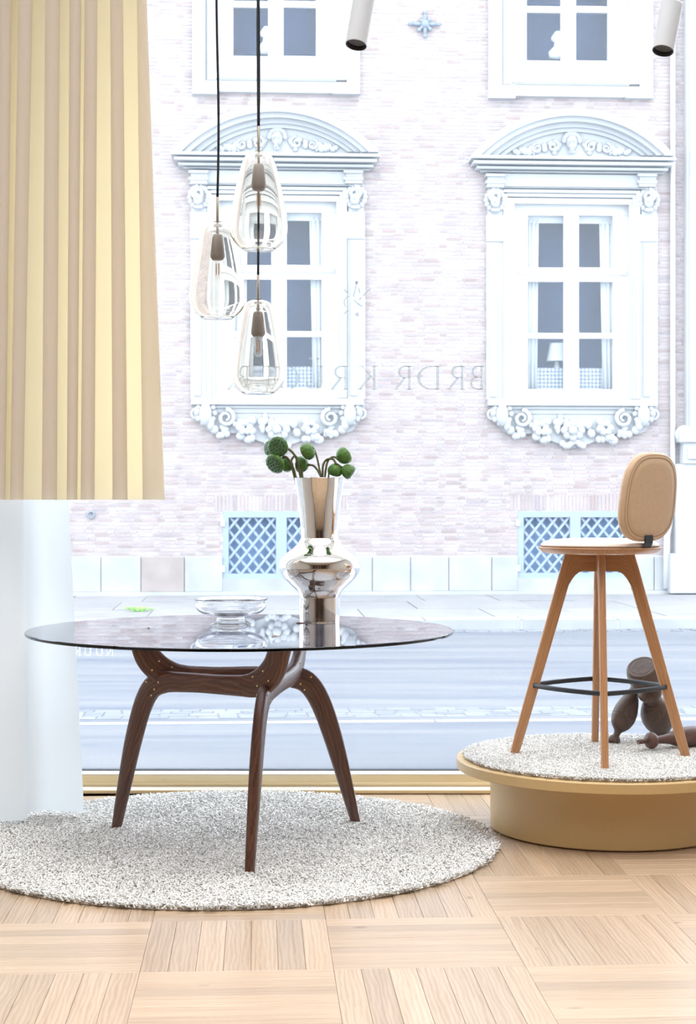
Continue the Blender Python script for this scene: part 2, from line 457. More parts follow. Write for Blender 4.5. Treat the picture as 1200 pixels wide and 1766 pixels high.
def struct(name, mb, mat, label, cat, **k):
    return solo(name, mb, mat, label, cat, kind='structure', **k)
struct('ceiling', MB().box(XL-.2, XR+.2, YB-.2, YW + 0.35, ZC, ZC + 0.2), M['ceiling'], 'plain white ceiling over the shop, above the picture', 'ceiling')
struct('wall_left', MB().box(XL-.2, XL, YB-.2, YW + 0.3, -0.2, ZC), M['wall'], 'warm grey side wall behind the curtain side of the shop', 'wall')
struct('wall_right', MB().box(XR, XR+.2, YB-.2, YW + 0.3, -0.2, ZC), M['wall'], 'warm grey side wall beyond the bar stool side of the shop', 'wall')
struct('wall_back', MB().box(XL, XR, YB-.2, YB, -0.2, ZC), M['wall_back'], 'brown back wall of the shop behind the viewer', 'wall')

px = XL + .3
for k, (wd_, mt) in enumerate(((.5, 'oldwood'), (.35, 'oak'), (.7, 'walnut'), (.3, 'wall'), (.45, 'oldwood'), (.35, 'oak'), (.6, 'walnut'), (.6, 'oldwood'))):
    struct('trim_%d' % (k + 1), MB().box(px, px + wd_, YB, YB + .06, 0.0, 2.7), M[mt], 'number tall upright panel from the left on the back wall'.replace('number', ('first', 'second', 'third', 'fourth', 'fifth', 'sixth', 'seventh', 'eighth')[k]), 'panel'); px += wd_ + .06
# shop window: stepped golden sill, glass, lettering
win = thing('window_1', 'full height shop window with golden metal sill and lettered glass', 'window', (0, YG, 0), kind='structure')
WX0, WX1 = XL, XR
part('sill_step', MB().box(WX0, WX1, YW, YW + 0.09, 0.002, 0.0165), M['gold'], win, bevel=0.003)
mb = MB()
prof = [(YW + 0.082, 0.0165), (YW + 0.078, 0.030), (YW + 0.084, 0.034), (YW + 0.084, 0.062), (YW + 0.165, 0.066), (YW + 0.165, -0.15), (YW + 0.082, -0.15)]
mb.loft([[(x, y, z) for y, z in prof] for x in (WX0, WX1)])
part('sill_profile', mb, M['gold'], win)
M['lit_ledge'] = plain('daylit_sill_aluminium', (0.88, 0.85, 0.78), 0.3, 0.1, coat=0.4)  # strips added on the sill, bright window light put into their pale colour
part('lit_sill_strip', MB().box(WX0, WX1, YW + 0.004, YW + 0.080, 0.0166, 0.0176), M['lit_ledge'], win)
part('lit_sill_strip', MB().box(WX0, WX1, YW + 0.086, YW + 0.160, 0.0625, 0.0672), M['lit_ledge'], win)
part('glazing_gasket', MB().box(WX0, WX1, YG - 0.012, YG + 0.03, 0.066, 0.070), M['gasket'], win)
part('top_frame', MB().box(WX0, WX1, YG - 0.05, YG + 0.05, ZC - 0.05, ZC), M['gold'], win)
part('pane', MB().box(WX0, WX1, YG, YG + 0.010, 0.070, ZC - 0.05), M['window_glass'], win, label='large sheet of shop window glass with an added haze veil')

# lettering -----------------------------------------------------------------
def stroke(a, b, wd):
    a, b = Vector(a), Vector(b); n = (b - a).normalized(); n = Vector((-n.y, n.x)) * wd / 2
    return [[a + n, a - n, b - n, b + n]]
def arc(cx, cy, rx, ry, a0, a1, thick, thin, n=14):
    out = []; a0, a1 = math.radians(a0), math.radians(a1)
    def pt(a, s):
        t = thin + (thick - thin) * abs(math.cos(a))
        return Vector((cx + (rx + s*t/2) * math.cos(a), cy + (ry + s*t/2) * math.sin(a)))
    for k in range(n):
        u, v = a0 + (a1-a0)*k/n, a0 + (a1-a0)*(k+1)/n
        out.append([pt(u, 1), pt(v, 1), pt(v, -1), pt(u, -1)])
    return out
def rect(x0, y0, x1, y1): return [[Vector((x0,y0)), Vector((x1,y0)), Vector((x1,y1)), Vector((x0,y1))]]
TK, TN = 0.105, 0.045
def stem_(x): return rect(x-TK/2, 0, x+TK/2, 1) + rect(x-0.13, 0, x+0.13, 0.035) + rect(x-0.13, 0.965, x+0.13, 1)
GL = {
 'B': lambda: stem_(0.16) + rect(.16,.955,.36,1) + rect(.16,.50,.36,.545) + rect(.16,0,.38,.045) + arc(.34,.75,.24,.227,-90,90,TK,TN) + arc(.36,.27,.29,.248,-90,90,TK,TN),
 'R': lambda: stem_(0.16) + rect(.16,.955,.36,1) + rect(.16,.48,.36,.525) + arc(.34,.74,.26,.238,-90,90,TK,TN) + stroke((.36,.5),(.74,.02),TK*.95) + rect(.66,0,.88,.035),
 'D': lambda: stem_(0.16) + rect(.16,.955,.42,1) + rect(.16,0,.42,.045) + arc(.40,.5,.46,.478,-90,90,TK,TN),
 'K': lambda: stem_(0.16) + stroke((.18,.45),(.66,.98),TN) + stroke((.32,.58),(.74,.02),TK) + rect(.55,.965,.78,1) + rect(.64,0,.88,.035),
 'U': lambda: rect(.12,.3,.12+TK,1) + rect(.02,.965,.32,1) + rect(.66,.3,.70,1) + rect(.56,.965,.80,1) + arc(.415,.31,.262,.29,180,360,TK*.8,TN),
 'Y': lambda: GL['U']() + arc(.30,1.30,.03,.03,0,360,.07,.07,10) + arc(.54,1.30,.03,.03,0,360,.07,.07,10),
 'G': lambda: arc(.5,.5,.44,.478,50,310,TK,TN,20) + rect(.72,.08,.72+TK,.42) + rect(.60,.39,.92,.425),
 'E': lambda: stem_(0.16) + rect(.16,.955,.60,1) + rect(.16,.48,.52,.525) + rect(.16,0,.64,.045) + rect(.57,.84,.60,1) + rect(.61,0,.64,.17),
 'N': lambda: rect(.10,0,.145,1) + rect(.02,.965,.2,1) + stroke((.11,1),(.74,0),TK) + rect(.72,0,.765,1) + rect(.62,.965,.86,1) + rect(.0,0,.25,.035),
 'A': lambda: stroke((.42,1),(.08,0),TN) + stroke((.42,1),(.78,0),TK) + rect(.2,.33,.62,.37) + rect(-.02,0,.2,.035) + rect(.66,0,.9,.035),
 'o': lambda: arc(.3,.32,.24,.30,0,360,.08,.08,16),
 'l': lambda: rect(.08,0,.16,1),
 'e': lambda: arc(.3,.32,.24,.30,0,320,.08,.08,14) + rect(.06,.29,.54,.36),
 'a': lambda: arc(.28,.3,.22,.28,0,360,.08,.08,14) + rect(.46,0,.54,.62),
 'i': lambda: rect(.08,0,.16,.62) + rect(.08,.76,.16,.86),
}
def glyph(polys, px0, px1, py0, py1, x0=0.0, x1=0.9):
    """polygons laid mirrored between pixel columns px0 (right end) and px1 (left end)"""
    mb = MB(); d = YG - 0.0012
    a, b_ = P(px0, py1, d), P(px1, py0, d)
    for q in polys:
        vs = []
        for yy in (d, d + 0.001):
            for v in q:
                t = (v.x - x0) / (x1 - x0)
                vs.append((a.x + (b_.x - a.x) * t, yy, a.z + (b_.z - a.z) * v.y))
        n = len(q)
        mb.add(vs, [tuple(range(n)), tuple(range(2*n-1, n-1, -1))] + [(k, (k+1) % n, n+(k+1) % n, n+k) for k in range(n)])
    return mb
def lettering(name, seq, py0, py1, label, mat='vinyl'):
    e = bpy.data.objects.new(name, None); link(e, win); BASE[e.name] = BASE[win.name]; tag(e, label)
    for ch, pr, pl in seq:
        part('letter', glyph(GL[ch](), pr, pl, py0, py1), M[mat], e)
    return e
lettering('shop_lettering', [('B',836,803),('R',803,768),('D',762,720),('R',712,676),('K',652,614),('R',602,566),('Y',562,518),('G',516,480),('E',474,446),('R',428,386)], 631, 672,
          'mirrored serif shop name lettering in pale frosted film')
lettering('small_lettering', [('a',568,556),('e',526,514),('l',513,508),('o',508,496),('i',496,490)], 740, 752, 'tiny pale lettering under the shop name')
lettering('maker_lettering', [('N',196,182),('U',179,163),('U',159,143),('R',140,126),('A',124,110)], 1114, 1131, 'small mirrored white lettering low on the glass by the curtain', 'white_vinyl')
lg = []
S = lambda x, y: Vector(((560 + x/12), (470 + y/12)))
def lstroke(pts, wd):
    out = []
    for a, b_ in zip(pts, pts[1:]): out += stroke(S(*a), S(*b_), wd)
    return out
lg += lstroke([(665,190),(640,300),(590,500)], 3.2) + lstroke([(500,485),(430,530),(395,610),(430,715)], 3) + lstroke([(395,340),(430,390),(485,415)], 3)
lg += lstroke([(400,862),(450,810),(490,775)], 3) + lstroke([(600,565),(690,650),(780,705)], 3.4) + lstroke([(705,320),(725,440)], 2.5) + lstroke([(710,565),(760,520)], 3)
lg += arc(*S(660,205), 1.6, 1.6, 0, 360, 3, 3, 10) + arc(*S(665,870), 1.8, 1.8, 0, 360, 3.4, 3.4, 10)
lg += lstroke([(950,335),(850,420),(790,490)], 3) + lstroke([(850,650),(880,600)], 2.5) + lstroke([(920,600),(915,690)], 2.5)
mb = MB()
for q in lg:
    pf = [P(v.x, v.y, YG - 0.0012) for v in q]; pb = [p + Vector((0, 0.001, 0)) for p in pf]
    n = len(q); mb.add(pf + pb, [tuple(range(n)), tuple(range(2*n-1, n-1, -1))] + [(k, (k+1) % n, n+(k+1) % n, n+k) for k in range(n)])
part('emblem', mb, M['vinyl'], win, label='pale frosted flourish emblem above the shop name')

# ------------------------------------------------------------------ street
ZS = -0.30
FT = math.radians(3.3)
DF = 23.0
ca, sa = math.cos(FT), math.sin(FT)
def rotf(mb):
    """from facade coordinates (along, towards the street negative, height) to the world"""
    mb.v = [(x*ca - y*sa, DF + x*sa + y*ca, z) for x, y, z in mb.v]
    return mb
YK = -4.75                                       # kerb line in facade coordinates
road = thing('road', 'pale grey asphalt street with a white edge line beyond the shop window', 'road', (0, 12, ZS), kind='structure')
part('asphalt', rotf(MB().box(-14, 14, -14.6, YK - 0.35, ZS - 0.2, ZS)), M['asphalt'], road)
mb = MB(); x = -8.0
while x < 8:
    l = random.uniform(2.2, 3.0)
    mb.box(x, x + l - random.uniform(0.01, 0.05), -12.27, -12.17, ZS, ZS + 0.004); x += l
part('edge_line', rotf(mb), M['line'], road)
mb = MB()
for r_ in range(3):
    x = -7 + 0.05 * (r_ % 2)
    while x < 7:
        l = random.uniform(0.10, 0.16)
        mb.box(x, x + l - 0.012, YK - 0.34 + r_*0.115, YK - 0.235 + r_*0.115, ZS - 0.1, ZS + random.uniform(-0.004, 0.006)); x += l
part('gutter_setts', rotf(mb), M['sett'], road, kind='stuff')
mb = MB()
for r_ in range(4):
    x = -6 + 0.05 * (r_ % 2)
    while x < 6:
        l = random.uniform(0.12, 0.2)
        mb.box(x, x + l - 0.012, -12.0 + r_*0.12, -11.885 + r_*0.12, ZS - 0.1, ZS + random.uniform(0.001, 0.003)); x += l
part('drain_setts', rotf(mb), M['sett'], road, kind='stuff')
walk = thing('sidewalk', 'pale stone pavement along the foot of the brick building', 'pavement', (0, 20, ZS), kind='structure')
ZP = ZS + 0.12
part('pavement_bed', rotf(MB().box(-9, 9, YK + 0.01, 0.3, ZS - 0.2, ZP - 0.02)), M['mortar'], walk)
for j, (y0, y1) in enumerate(((YK + 0.32, -3.0), (-2.98, -1.5), (-1.48, -0.02))):
    x = -6.3 - 0.5 * (j % 2)
    while x < 6.6:
        l = random.choice((1.0, 1.25, 1.5))
        dz = random.uniform(-0.004, 0.004)
        part('paving_slab', rotf(MB().box(x, x + l - 0.015, y0, y1, ZP - 0.08, ZP + dz)), M['flag'], walk)
        x += l
x = -6.0
while x < 6.2:
    part('kerb_stone', rotf(MB().box(x, x + 1.085, YK, YK + 0.30, ZS - 0.1, ZP + 0.005)), M['kerb'], walk, bevel=0.015)
    x += 1.10
mb = MB()
c = P(240, 1053, 19.6)
for k in range(26):
    a = random.uniform(0, 2*PI); l = random.uniform(0.05, 0.15)
    p0 = Vector((c.x + random.uniform(-.08, .08), 19.6 + random.uniform(-.06, .06), ZP)); p1 = p0 + Vector((math.cos(a)*l, math.sin(a)*l*0.6, random.uniform(0.02, 0.06)))
    mb.tube([p0, (p0+p1)/2 + Vector((0,0,.02)), p1], [0.006, 0.012, 0.002], 5)
solo('weed', mb, M['weed'], 'small bright green weed growing between paving slabs', 'plant', loc=(c.x, 19.6, ZP))

# ------------------------------------------------------------------ building across the street
bld = thing('building', 'pale brick palace with carved stone windows across the street', 'building', (0, DF, ZS), rotz=FT)
BASE[bld.name] = Vector((0, 0, ZS))
def F(px, py, off=0.0):
    a = (px - 600) / FPX
    s = (a * (DF - off * ca) - off * sa) / (ca - a * sa)
    d = DF + s * sa - off * ca
    return s, HC - (py - HOR) / FPX * d
def fbox(mb, x0, y0, x1, y1, o0, o1):
    """box on the facade from pixel corners; o1 is how far its face stands out"""
    s0, z1 = F(x0, y0, o1); s1, z0 = F(x1, y1, o1)
    return mb.box(s0, s1, -o1, -o0, z0, z1)
def bpart(name, mb, mat, parent, **k): return part(name, mb, mat, parent, **k)
def sub(name, label=None):
    e = bpy.data.objects.new(name, None); link(e, bld); BASE[e.name] = BASE[bld.name]
    return tag(e, label)
DS = F(482, 480)[0] - F(988, 480)[0]             # from the second window bay to the first

aw = sub('arched_window', 'tall white sash window with arched stone pediment')
# pediment arcs
def farc(mb, cx, cy, r0, r1, o0, o1, ybase, n=28):
    a_out = math.acos(max(-1, min(1, (cy - ybase) / r1))); a_in = math.acos(max(-1, min(1, (cy - ybase) / r0)))
    rings = []
    for k in range(n + 1):
        t = -1 + 2*k/n
        ao, ai = t*a_out, t*a_in
        q = []
        for r, a, o in ((r1, ao, o0), (r1, ao, o1), (r0, ai, o1), (r0, ai, o0)):
            s, z = F(cx + r*math.sin(a), cy - r*math.cos(a), o1); q.append((s, -o, z))
        rings.append(q)
    return mb.loft(rings)
mb = MB(); farc(mb, 988, 417, 218, 230, 0, 0.36, 268); farc(mb, 988, 417, 208, 217, 0, 0.28, 268)
bpart('pediment_arch', mb, M['stone'], aw)
mb = MB(); farc(mb, 988, 417, 198, 207, 0, 0.17, 268); farc(mb, 988, 417, 190, 197, 0, 0.11, 268)
bpart('inner_arch', mb, M['stone'], aw)
mb = MB(); rings = []
for k in range(21):
    a = (-1 + 2*k/20) * math.acos((417-268)/192)
    s, z = F(988 + 192*math.sin(a), 417 - 192*math.cos(a), 0.05); zb = F(988, 269, 0.05)[1]
    rings.append([(s, -0.05, z), (s, -0.05, min(zb, z - 0.001)), (s, 0.0, min(zb, z - 0.001)), (s, 0.0, z)])
mb.loft(rings); bpart('tympanum', mb, M['stone'], aw)
def blob(mb, px, py, r, off=0.08, sx=1.0, sz=1.0, flat=0.7):
    s, z = F(px, py, off); k = DF / FPX
    mb.sphere((s, -off, z), r*k, 8, 5, (sx, flat, sz))
def curl(mb, px, py, r, off=0.1, wd=0.3, turns=1.4, flip=1):
    pts, rad = [], []
    k = DF / FPX
    for i in range(22):
        t = i / 21; a = flip * t * turns * 2*PI + PI/2; rr = r * (1 - 0.75*t)
        s, z = F(px + rr*math.cos(a), py - rr*math.sin(a), off); pts.append((s, -off, z)); rad.append(r*k*wd*(1 - 0.5*t))
    mb.tube(pts, rad, 6)
# relief in the tympanum: head between leaf scrolls
mb = MB()
blob(mb, 986, 246, 12, .1, 0.85, 1.2); blob(mb, 986, 252, 5, .2, 0.8, 1); blob(mb, 981, 242, 3, .19); blob(mb, 991, 242, 3, .19); blob(mb, 986, 262, 6, .14, 1.0, .6); blob(mb, 986, 258, 3.4, .2, 1.4, .5)
for k in range(9): blob(mb, 986 + 13*math.cos(PI*k/8), 243 - 13*math.sin(PI*k/8), 5, .08)
bpart('head_relief', mb, M['stone'], aw, smooth=True)
for sd in (-1, 1):
    mb = MB(); rr = random.Random(5)
    for k in range(34):
        x = 20 + 80*rr.random(); hmax = max(4, 36 - 0.34*x)
        blob(mb, 986 + sd*x, 264 - hmax*rr.random()*0.9, rr.uniform(3, 6), 0.07, rr.uniform(.7, 1.4), rr.uniform(.7, 1.4))
    curl(mb, 986 + sd*32, 252, 10, .09, .3, 1.4, sd); curl(mb, 986 + sd*60, 256, 9, .09, .3, 1.4, -sd); curl(mb, 986 + sd*84, 260, 6, .08, .3, 1.3, sd)
    bpart('leaf_relief', mb, M['stone'], aw, smooth=True)
mb = MB(); fbox(mb, 813, 267, 1166, 276, 0, .38); fbox(mb, 817, 276, 1160, 285, 0, .33); fbox(mb, 822, 286, 1152, 294, 0, .24); fbox(mb, 828, 294, 1145, 299, 0, .16)
bpart('cornice', mb, M['stone'], aw)
mb = MB(); fbox(mb, 842, 299, 1128, 324, 0, .09); fbox(mb, 838, 322, 1132, 326, 0, .14)
for sd in (838, 1100):
    fbox(mb, sd, 299, sd + 33, 304, 0, .17); fbox(mb, sd + 3, 304, sd + 31, 311, 0, .13); fbox(mb, sd, 311, sd + 33, 316, 0, .16); fbox(mb, sd + 2, 316, sd + 31, 322, 0, .14)
bpart('frieze', mb, M['stone'], aw)
mb = MB()
for x0, x1, y0, o in ((868, 1104, 326, .10), (874, 1098, 333, .075), (880, 1092, 341, .05)):
    fbox(mb, x0, y0, x1, y0 + 8 + (345 - y0 if o == .05 else 0), 0, o)
    fbox(mb, x0, y0 + (8 if o != .05 else 4), x0 + 7, 688, 0, o - .001); fbox(mb, x1 - 7, y0 + (8 if o != .05 else 4), x1, 688, 0, o - .001)
bpart('architrave', mb, M['stone'], aw)
for cx in (854, 1119):
    mb = MB(); fbox(mb, cx - 13, 324, cx + 13, 370, 0, .08)
    curl(mb, cx, 338, 11, .17, .34, 1.5, 1 if cx < 900 else -1)
    for k in range(14):
        blob(mb, cx + 15*math.cos(k*.45), 345 - 17*math.sin(k*.45), 5, .10)
    blob(mb, cx, 349, 8, .18, 1, 1.2); blob(mb, cx, 362, 7, .14, 1.2, .6); blob(mb, cx, 345, 4, .26)
    bpart('scroll_bracket', mb, M['stone'], aw, smooth=40)
    mb = MB(); fbox(mb, cx - 15, 370, cx + 15, 416, 0, .09); fbox(mb, cx - 15, 416, cx + 15, 690, 0, .06); fbox(mb, cx - 9, 420, cx + 3, 684, 0, .085)
    bpart('pilaster', mb, M['stone'], aw)
mb = MB(); fbox(mb, 842, 688, 1134, 700, -.1, .16); fbox(mb, 876, 701, 1096, 706, 0, .10); fbox(mb, 880, 706, 1092, 714, 0, .07)
bpart('window_sill', mb, M['stone'], aw)
# apron with carved garland
mb = MB(); top, bot = [], []
for k in range(41):
    x = 846 + (1134 - 846)*k/40; u = abs(x - 990)/144
    y = 772 - 24*min(1, u*2.0)**1.2 if u < .5 else 748 - 3*(u-.5) if u < .82 else 747 - 45*((u - .82)/.18)**1.5
    top.append(x); bot.append(y)
rings = []
for x, y in zip(top, bot):
    s, z1 = F(x, 698, .05); z0 = F(x, y, .05)[1]
    rings.append([(s, -.05, z1), (s, -.05, z0), (s, 0, z0), (s, 0, z1)])
mb.loft(rings); bpart('apron_panel', mb, M['stone'], aw)
mb = MB(); rr = random.Random(11)
for k in range(8): blob(mb, 988 + 14*math.cos(k*PI/4), 742 - 12*math.sin(k*PI/4), 7.5, .13)
blob(mb, 988, 742, 8, .2)
for k in range(16): blob(mb, 988 + rr.uniform(-32, 32), 728 + rr.uniform(-8, 20), rr.uniform(5, 8), .1, rr.uniform(.7, 1.3))
for k in range(8): blob(mb, 970 + k*5, 765 + 4*math.sin(k*1.1), 6, .1)
bpart('rosette_garland', mb, M['stone'], aw, smooth=True)
for sd in (-1, 1):
    mb = MB()
    for k in range(22): blob(mb, 988 + sd*rr.uniform(42, 72), 742 + rr.uniform(-16, 18), rr.uniform(4, 8), rr.uniform(.08, .15), rr.uniform(.7, 1.3))
    for k in range(6): blob(mb, 988 + sd*56 + 9*math.cos(k), 738 + 8*math.sin(k), 6, .16)
    bpart('flower_garland', mb, M['stone'], aw, smooth=True)
    mb = MB()
    curl(mb, 988 + sd*88, 722, 15, .12, .3, 1.5, sd)
    for k in range(9): blob(mb, 988 + sd*rr.uniform(78, 100), 742 + rr.uniform(-4, 12), rr.uniform(4, 7), .09)
    bpart('scroll_relief', mb, M['stone'], aw, smooth=True)
    mb = MB(); cx = 988 + sd*122
    blob(mb, cx, 716, 15, .14, .75, 1.35); blob(mb, cx - sd*8, 732, 9, .13, .8, 1.3); blob(mb, cx + sd*14, 712, 9, .09, .8, 1.5); blob(mb, cx - sd*14, 742, 8, .1)
    for k in range(10): blob(mb, cx + 15*math.cos(k*.63), 714 + 17*math.sin(k*.63), 5, .12)
    curl(mb, cx + sd*16, 716, 10, .08, .3, 1.3, -sd)
    bpart('end_mask', mb, M['stone'], aw, smooth=True)
# sash window itself
def sash(par, x0, y0, x1, y1, panes, off):
    """white frame with openings; panes are separate"""
    xs = sorted({x0, x1} | {p[0] for p in panes} | {p[2] for p in panes}); ys = sorted({y0, y1} | {p[1] for p in panes} | {p[3] for p in panes})
    mb = MB()
    for i in range(len(xs)-1):
        for j in range(len(ys)-1):
            mx, my = (xs[i]+xs[i+1])/2, (ys[j]+ys[j+1])/2
            if not any(p[0] < mx < p[2] and p[1] < my < p[3] for p in panes):
                fbox(mb, xs[i], ys[j], xs[i+1], ys[j+1], off - .06, off)
    bpart('sash_frame', mb, M['white_frame'], par)
    for p in panes:
        mb = MB(); fbox(mb, p[0], p[1], p[2], p[3], off - .035, off - .030)
        bpart('pane', mb, M['far_pane'], par)
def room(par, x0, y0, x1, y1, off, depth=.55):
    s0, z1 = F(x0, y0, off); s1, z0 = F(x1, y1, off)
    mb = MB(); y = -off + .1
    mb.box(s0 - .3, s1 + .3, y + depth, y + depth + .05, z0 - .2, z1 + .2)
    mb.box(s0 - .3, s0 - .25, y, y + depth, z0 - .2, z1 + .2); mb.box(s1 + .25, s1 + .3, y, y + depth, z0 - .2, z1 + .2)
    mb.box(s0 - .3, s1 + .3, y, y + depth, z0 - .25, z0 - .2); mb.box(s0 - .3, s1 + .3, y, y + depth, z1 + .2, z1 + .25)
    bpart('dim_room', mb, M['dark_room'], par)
def drape(par, x0t, x1t, x0b, x1b, y0, y1, off):
    rings = []
    for y, a, b_ in ((y0, x0t, x1t), (y1, x0b, x1b)):
        rings.append([(a, b_, y)])
    mb = MB(); n = 18; vs = []
    for (y, a, b_) in ((y0, x0t, x1t), ((y0+y1)/2, (x0t+x0b)/2, (x1t+x1b)/2), (y1, x0b, x1b)):
        for k in range(n + 1):
            s, z = F(a + (b_-a)*k/n, y, off); vs.append((s, -off + .025*math.sin(k*1.4), z))
    fs = [(r_*(n+1)+k, r_*(n+1)+k+1, (r_+1)*(n+1)+k+1, (r_+1)*(n+1)+k) for r_ in range(2) for k in range(n)]
    mb.add(vs, fs); o = bpart('window_curtain', mb, M['far_curtain'], par, smooth=True)
    md = o.modifiers.new('thick', 'SOLIDIFY'); md.thickness = .008
PN = [(910, 372, 972, 461), (998, 372, 1057, 461), (910, 486, 972, 574), (998, 486, 1057, 574), (910, 584, 972, 671), (998, 584, 1057, 671)]
sash(aw, 884, 344, 1091, 694, PN, -.10)
mb = MB(); fbox(mb, 895, 464, 1078, 474, -.10, -.06); bpart('transom_bar', mb, M['white_frame'], aw)
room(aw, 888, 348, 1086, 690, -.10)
drape(aw, 900, 929, 900, 926, 380, 680, -.24); drape(aw, 1034, 1066, 1040, 1066, 380, 680, -.24)
mb = MB(); fbox(mb, 900, 362, 1066, 386, -.27, -.245); bpart('window_valance', mb, M['far_curtain'], aw)
m, nt, b = newmat('perforated_grille'); M['perf'] = m
tc = N(nt, 'ShaderNodeTexCoord'); mp = N(nt, 'ShaderNodeMapping'); mp.inputs['Rotation'].default_value = (0, PI/4, 0); mp.inputs['Scale'].default_value = (1, 1, 1)
ck = N(nt, 'ShaderNodeTexChecker', Scale=26.0, Color1=(0.10, 0.14, 0.22, 1), Color2=(0.42, 0.48, 0.56, 1))
nt.links.new(tc.outputs['Object'], mp.inputs[0]); nt.links.new(mp.outputs[0], ck.inputs['Vector']); nt.links.new(ck.outputs[0], b.inputs['Base Color'])
mb = MB(); fbox(mb, 905, 634, 1062, 676, -.34, -.32); bpart('radiator_grille', mb, M['perf'], aw)
aw2 = copy_tree(aw, bld, (DS, 0, 0))

uw = sub('upper_window', 'white window in a plain stone surround cut by the picture top')
mb = MB()
for o, x0, x1, yb, t in ((.10, 843, 1126, 168, 22), (.07, 868, 1103, 145, 14)):
    fbox(mb, x0, -420, x0 + t, yb, 0, o); fbox(mb, x1 - t, -420, x1, yb, 0, o); fbox(mb, x0 + t, yb - t, x1 - t, yb, 0, o)
fbox(mb, 865, -400, 888, 146, 0, .05); fbox(mb, 1085, -400, 1104, 146, 0, .05); fbox(mb, 888, 126, 1085, 148, 0, .052)
bpart('stone_surround', mb, M['stone'], uw)
for xa in (843, 1080):
    mb = MB(); fbox(mb, xa, 158, xa + 46, 169, 0, .14); bpart('surround_foot', mb, M['stone'], uw)
PU = [(908, 22, 967, 104), (993, 22, 1048, 104), (908, -75, 967, 10), (993, -75, 1048, 10), (908, -200, 967, -95), (993, -200, 1048, -95), (908, -330, 967, -212), (993, -330, 1048, -212)]
sash(uw, 880, -360, 1088, 142, PU, -.08)
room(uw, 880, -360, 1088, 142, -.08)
mb = MB(); s_, z_ = F(962, 100, -.2)
mb.lathe([(.02, 0), (.13, .02), (.14, .10), (.06, .18), (.05, .24), (.10, .28), (.10, .31), (.04, .40)], 12, Matrix.Translation((s_, .2, z_ - .02)))
o = bpart('ornament_figure', mb, M['far_curtain'], uw, smooth=True)
uw2 = copy_tree(uw, bld, (DS, 0, 0))

# basement windows with iron lattice
bw = sub('basement_window', 'low basement window with pale blue iron lattice')
mb = MB()
BX = [(893, 991), (991, 1088)]
for x0, x1 in BX:
    fbox(mb, x0, 882, x0 + 10, 997, -.08, .0); fbox(mb, x1 - 8, 882, x1, 997, -.08, .0); fbox(mb, x0 + 10, 882, x1 - 8, 892, -.08, .0); fbox(mb, x0 + 10, 988, x1 - 8, 997, -.08, .0)
bpart('grille_frame', mb, M['lattice'], bw)
mb = MB(); fbox(mb, 880, 870, 1100, 1010, -.30, -.22); bpart('shutter_board', mb, M['lattice_back'], bw)
mb = MB(); fbox(mb, 893, 997, 1088, 1020, -.06, .02); bpart('stone_threshold', mb, M['plinth'], bw)
for y in (902, 980):
    mb = MB(); fbox(mb, 890, y - 5, 897, y + 5, 0, .03); bpart('hinge', mb, M['white_frame'], bw)
for x0, x1 in BX:
    xa, xb, ya, yb = x0 + 9, x1 - 7, 891, 989
    s0, z1 = F(xa, ya, -.03); s1, z0 = F(xb, yb, -.03); W, H_ = s1 - s0, z1 - z0
    step = W / 4.0
    for dr in (1, -1):
        k = -6
        while k < 12:
            # line z = z0 + dr*1.22*(s - sb)
            sb = s0 + k*step; m_ = 1.22*dr; pts = []
            for s in (s0, s1):
                z = z0 + m_*(s - sb)
                if z0 <= z <= z1: pts.append((s, z))
            for z in (z0, z1):
                s = sb + (z - z0)/m_
                if s0 < s < s1: pts.append((s, z))
            k += 1
            if len(pts) < 2: continue
            a, b_ = Vector(pts[0]), Vector(pts[1])
            if (b_ - a).length < .03: continue
            n = (b_ - a).normalized(); n = Vector((-n.y, n.x))*.017; y = .03 if dr == 1 else .048
            mb = MB(); q = [a + n, a - n, b_ - n, b_ + n]
            mb.add([(p.x, y, p.y) for p in q] + [(p.x, y + .016, p.y) for p in q], [(0,1,2,3), (7,6,5,4), (0,4,5,1), (1,5,6,2), (2,6,7,3), (3,7,4,0)])
            bpart('lattice_bar', mb, M['lattice'], bw)
DSB = F(384, 930)[0] - F(893, 930)[0]
bw2 = copy_tree(bw, bld, (DSB, 0, 0))

# brick wall with openings
def opening(x0, y0, x1, y1, off=0.0):
    s0, z1 = F(x0, y0, off); s1, z0 = F(x1, y1, off); return (s0, s1, z0, z1)
OPS = []
for q, sh in (((886, 346, 1088, 692), DS), ((878, -362, 1090, 144), DS), ((893, 882, 1088, 1020), DSB)):
    o = opening(*q); OPS += [o, (o[0] + sh, o[1] + sh, o[2], o[3])]
S0, S1, ZPL, ZTOP = -7.5, 7.5, F(600, 958)[1], 10.5
xs = sorted({S0, S1} | {o[0] for o in OPS} | {o[1] for o in OPS}); zs = sorted({ZP, ZTOP} | {o[2] for o in OPS} | {o[3] for o in OPS})
mb = MB()
for i in range(len(xs)-1):
    for j in range(len(zs)-1):
        mx, mz = (xs[i]+xs[i+1])/2, (zs[j]+zs[j+1])/2
        if not any(o[0] < mx < o[1] and o[2] < mz < o[3] for o in OPS):
            mb.box(xs[i], xs[i+1], 0.006, 0.20, zs[j], zs[j+1])
bpart('wall_mortar', mb, M['mortar'], bld)
BH, BL = 0.0526, 0.205
vs, fs = [], []
def brick(s0, s1, z0, z1):
    n = len(vs); y = -random.uniform(0.0, 0.006)
    vs.extend([(s0,y,z0),(s1,y,z0),(s1,y,z1),(s0,y,z1),(s0,.02,z0),(s1,.02,z0),(s1,.02,z1),(s0,.02,z1)])
    fs.extend([(n,n+1,n+2,n+3),(n,n+4,n+5,n+1),(n+1,n+5,n+6,n+2),(n+2,n+6,n+7,n+3),(n+3,n+7,n+4,n)])
AZ0, AZ1 = F(893, 881)[1], F(893, 853)[1]
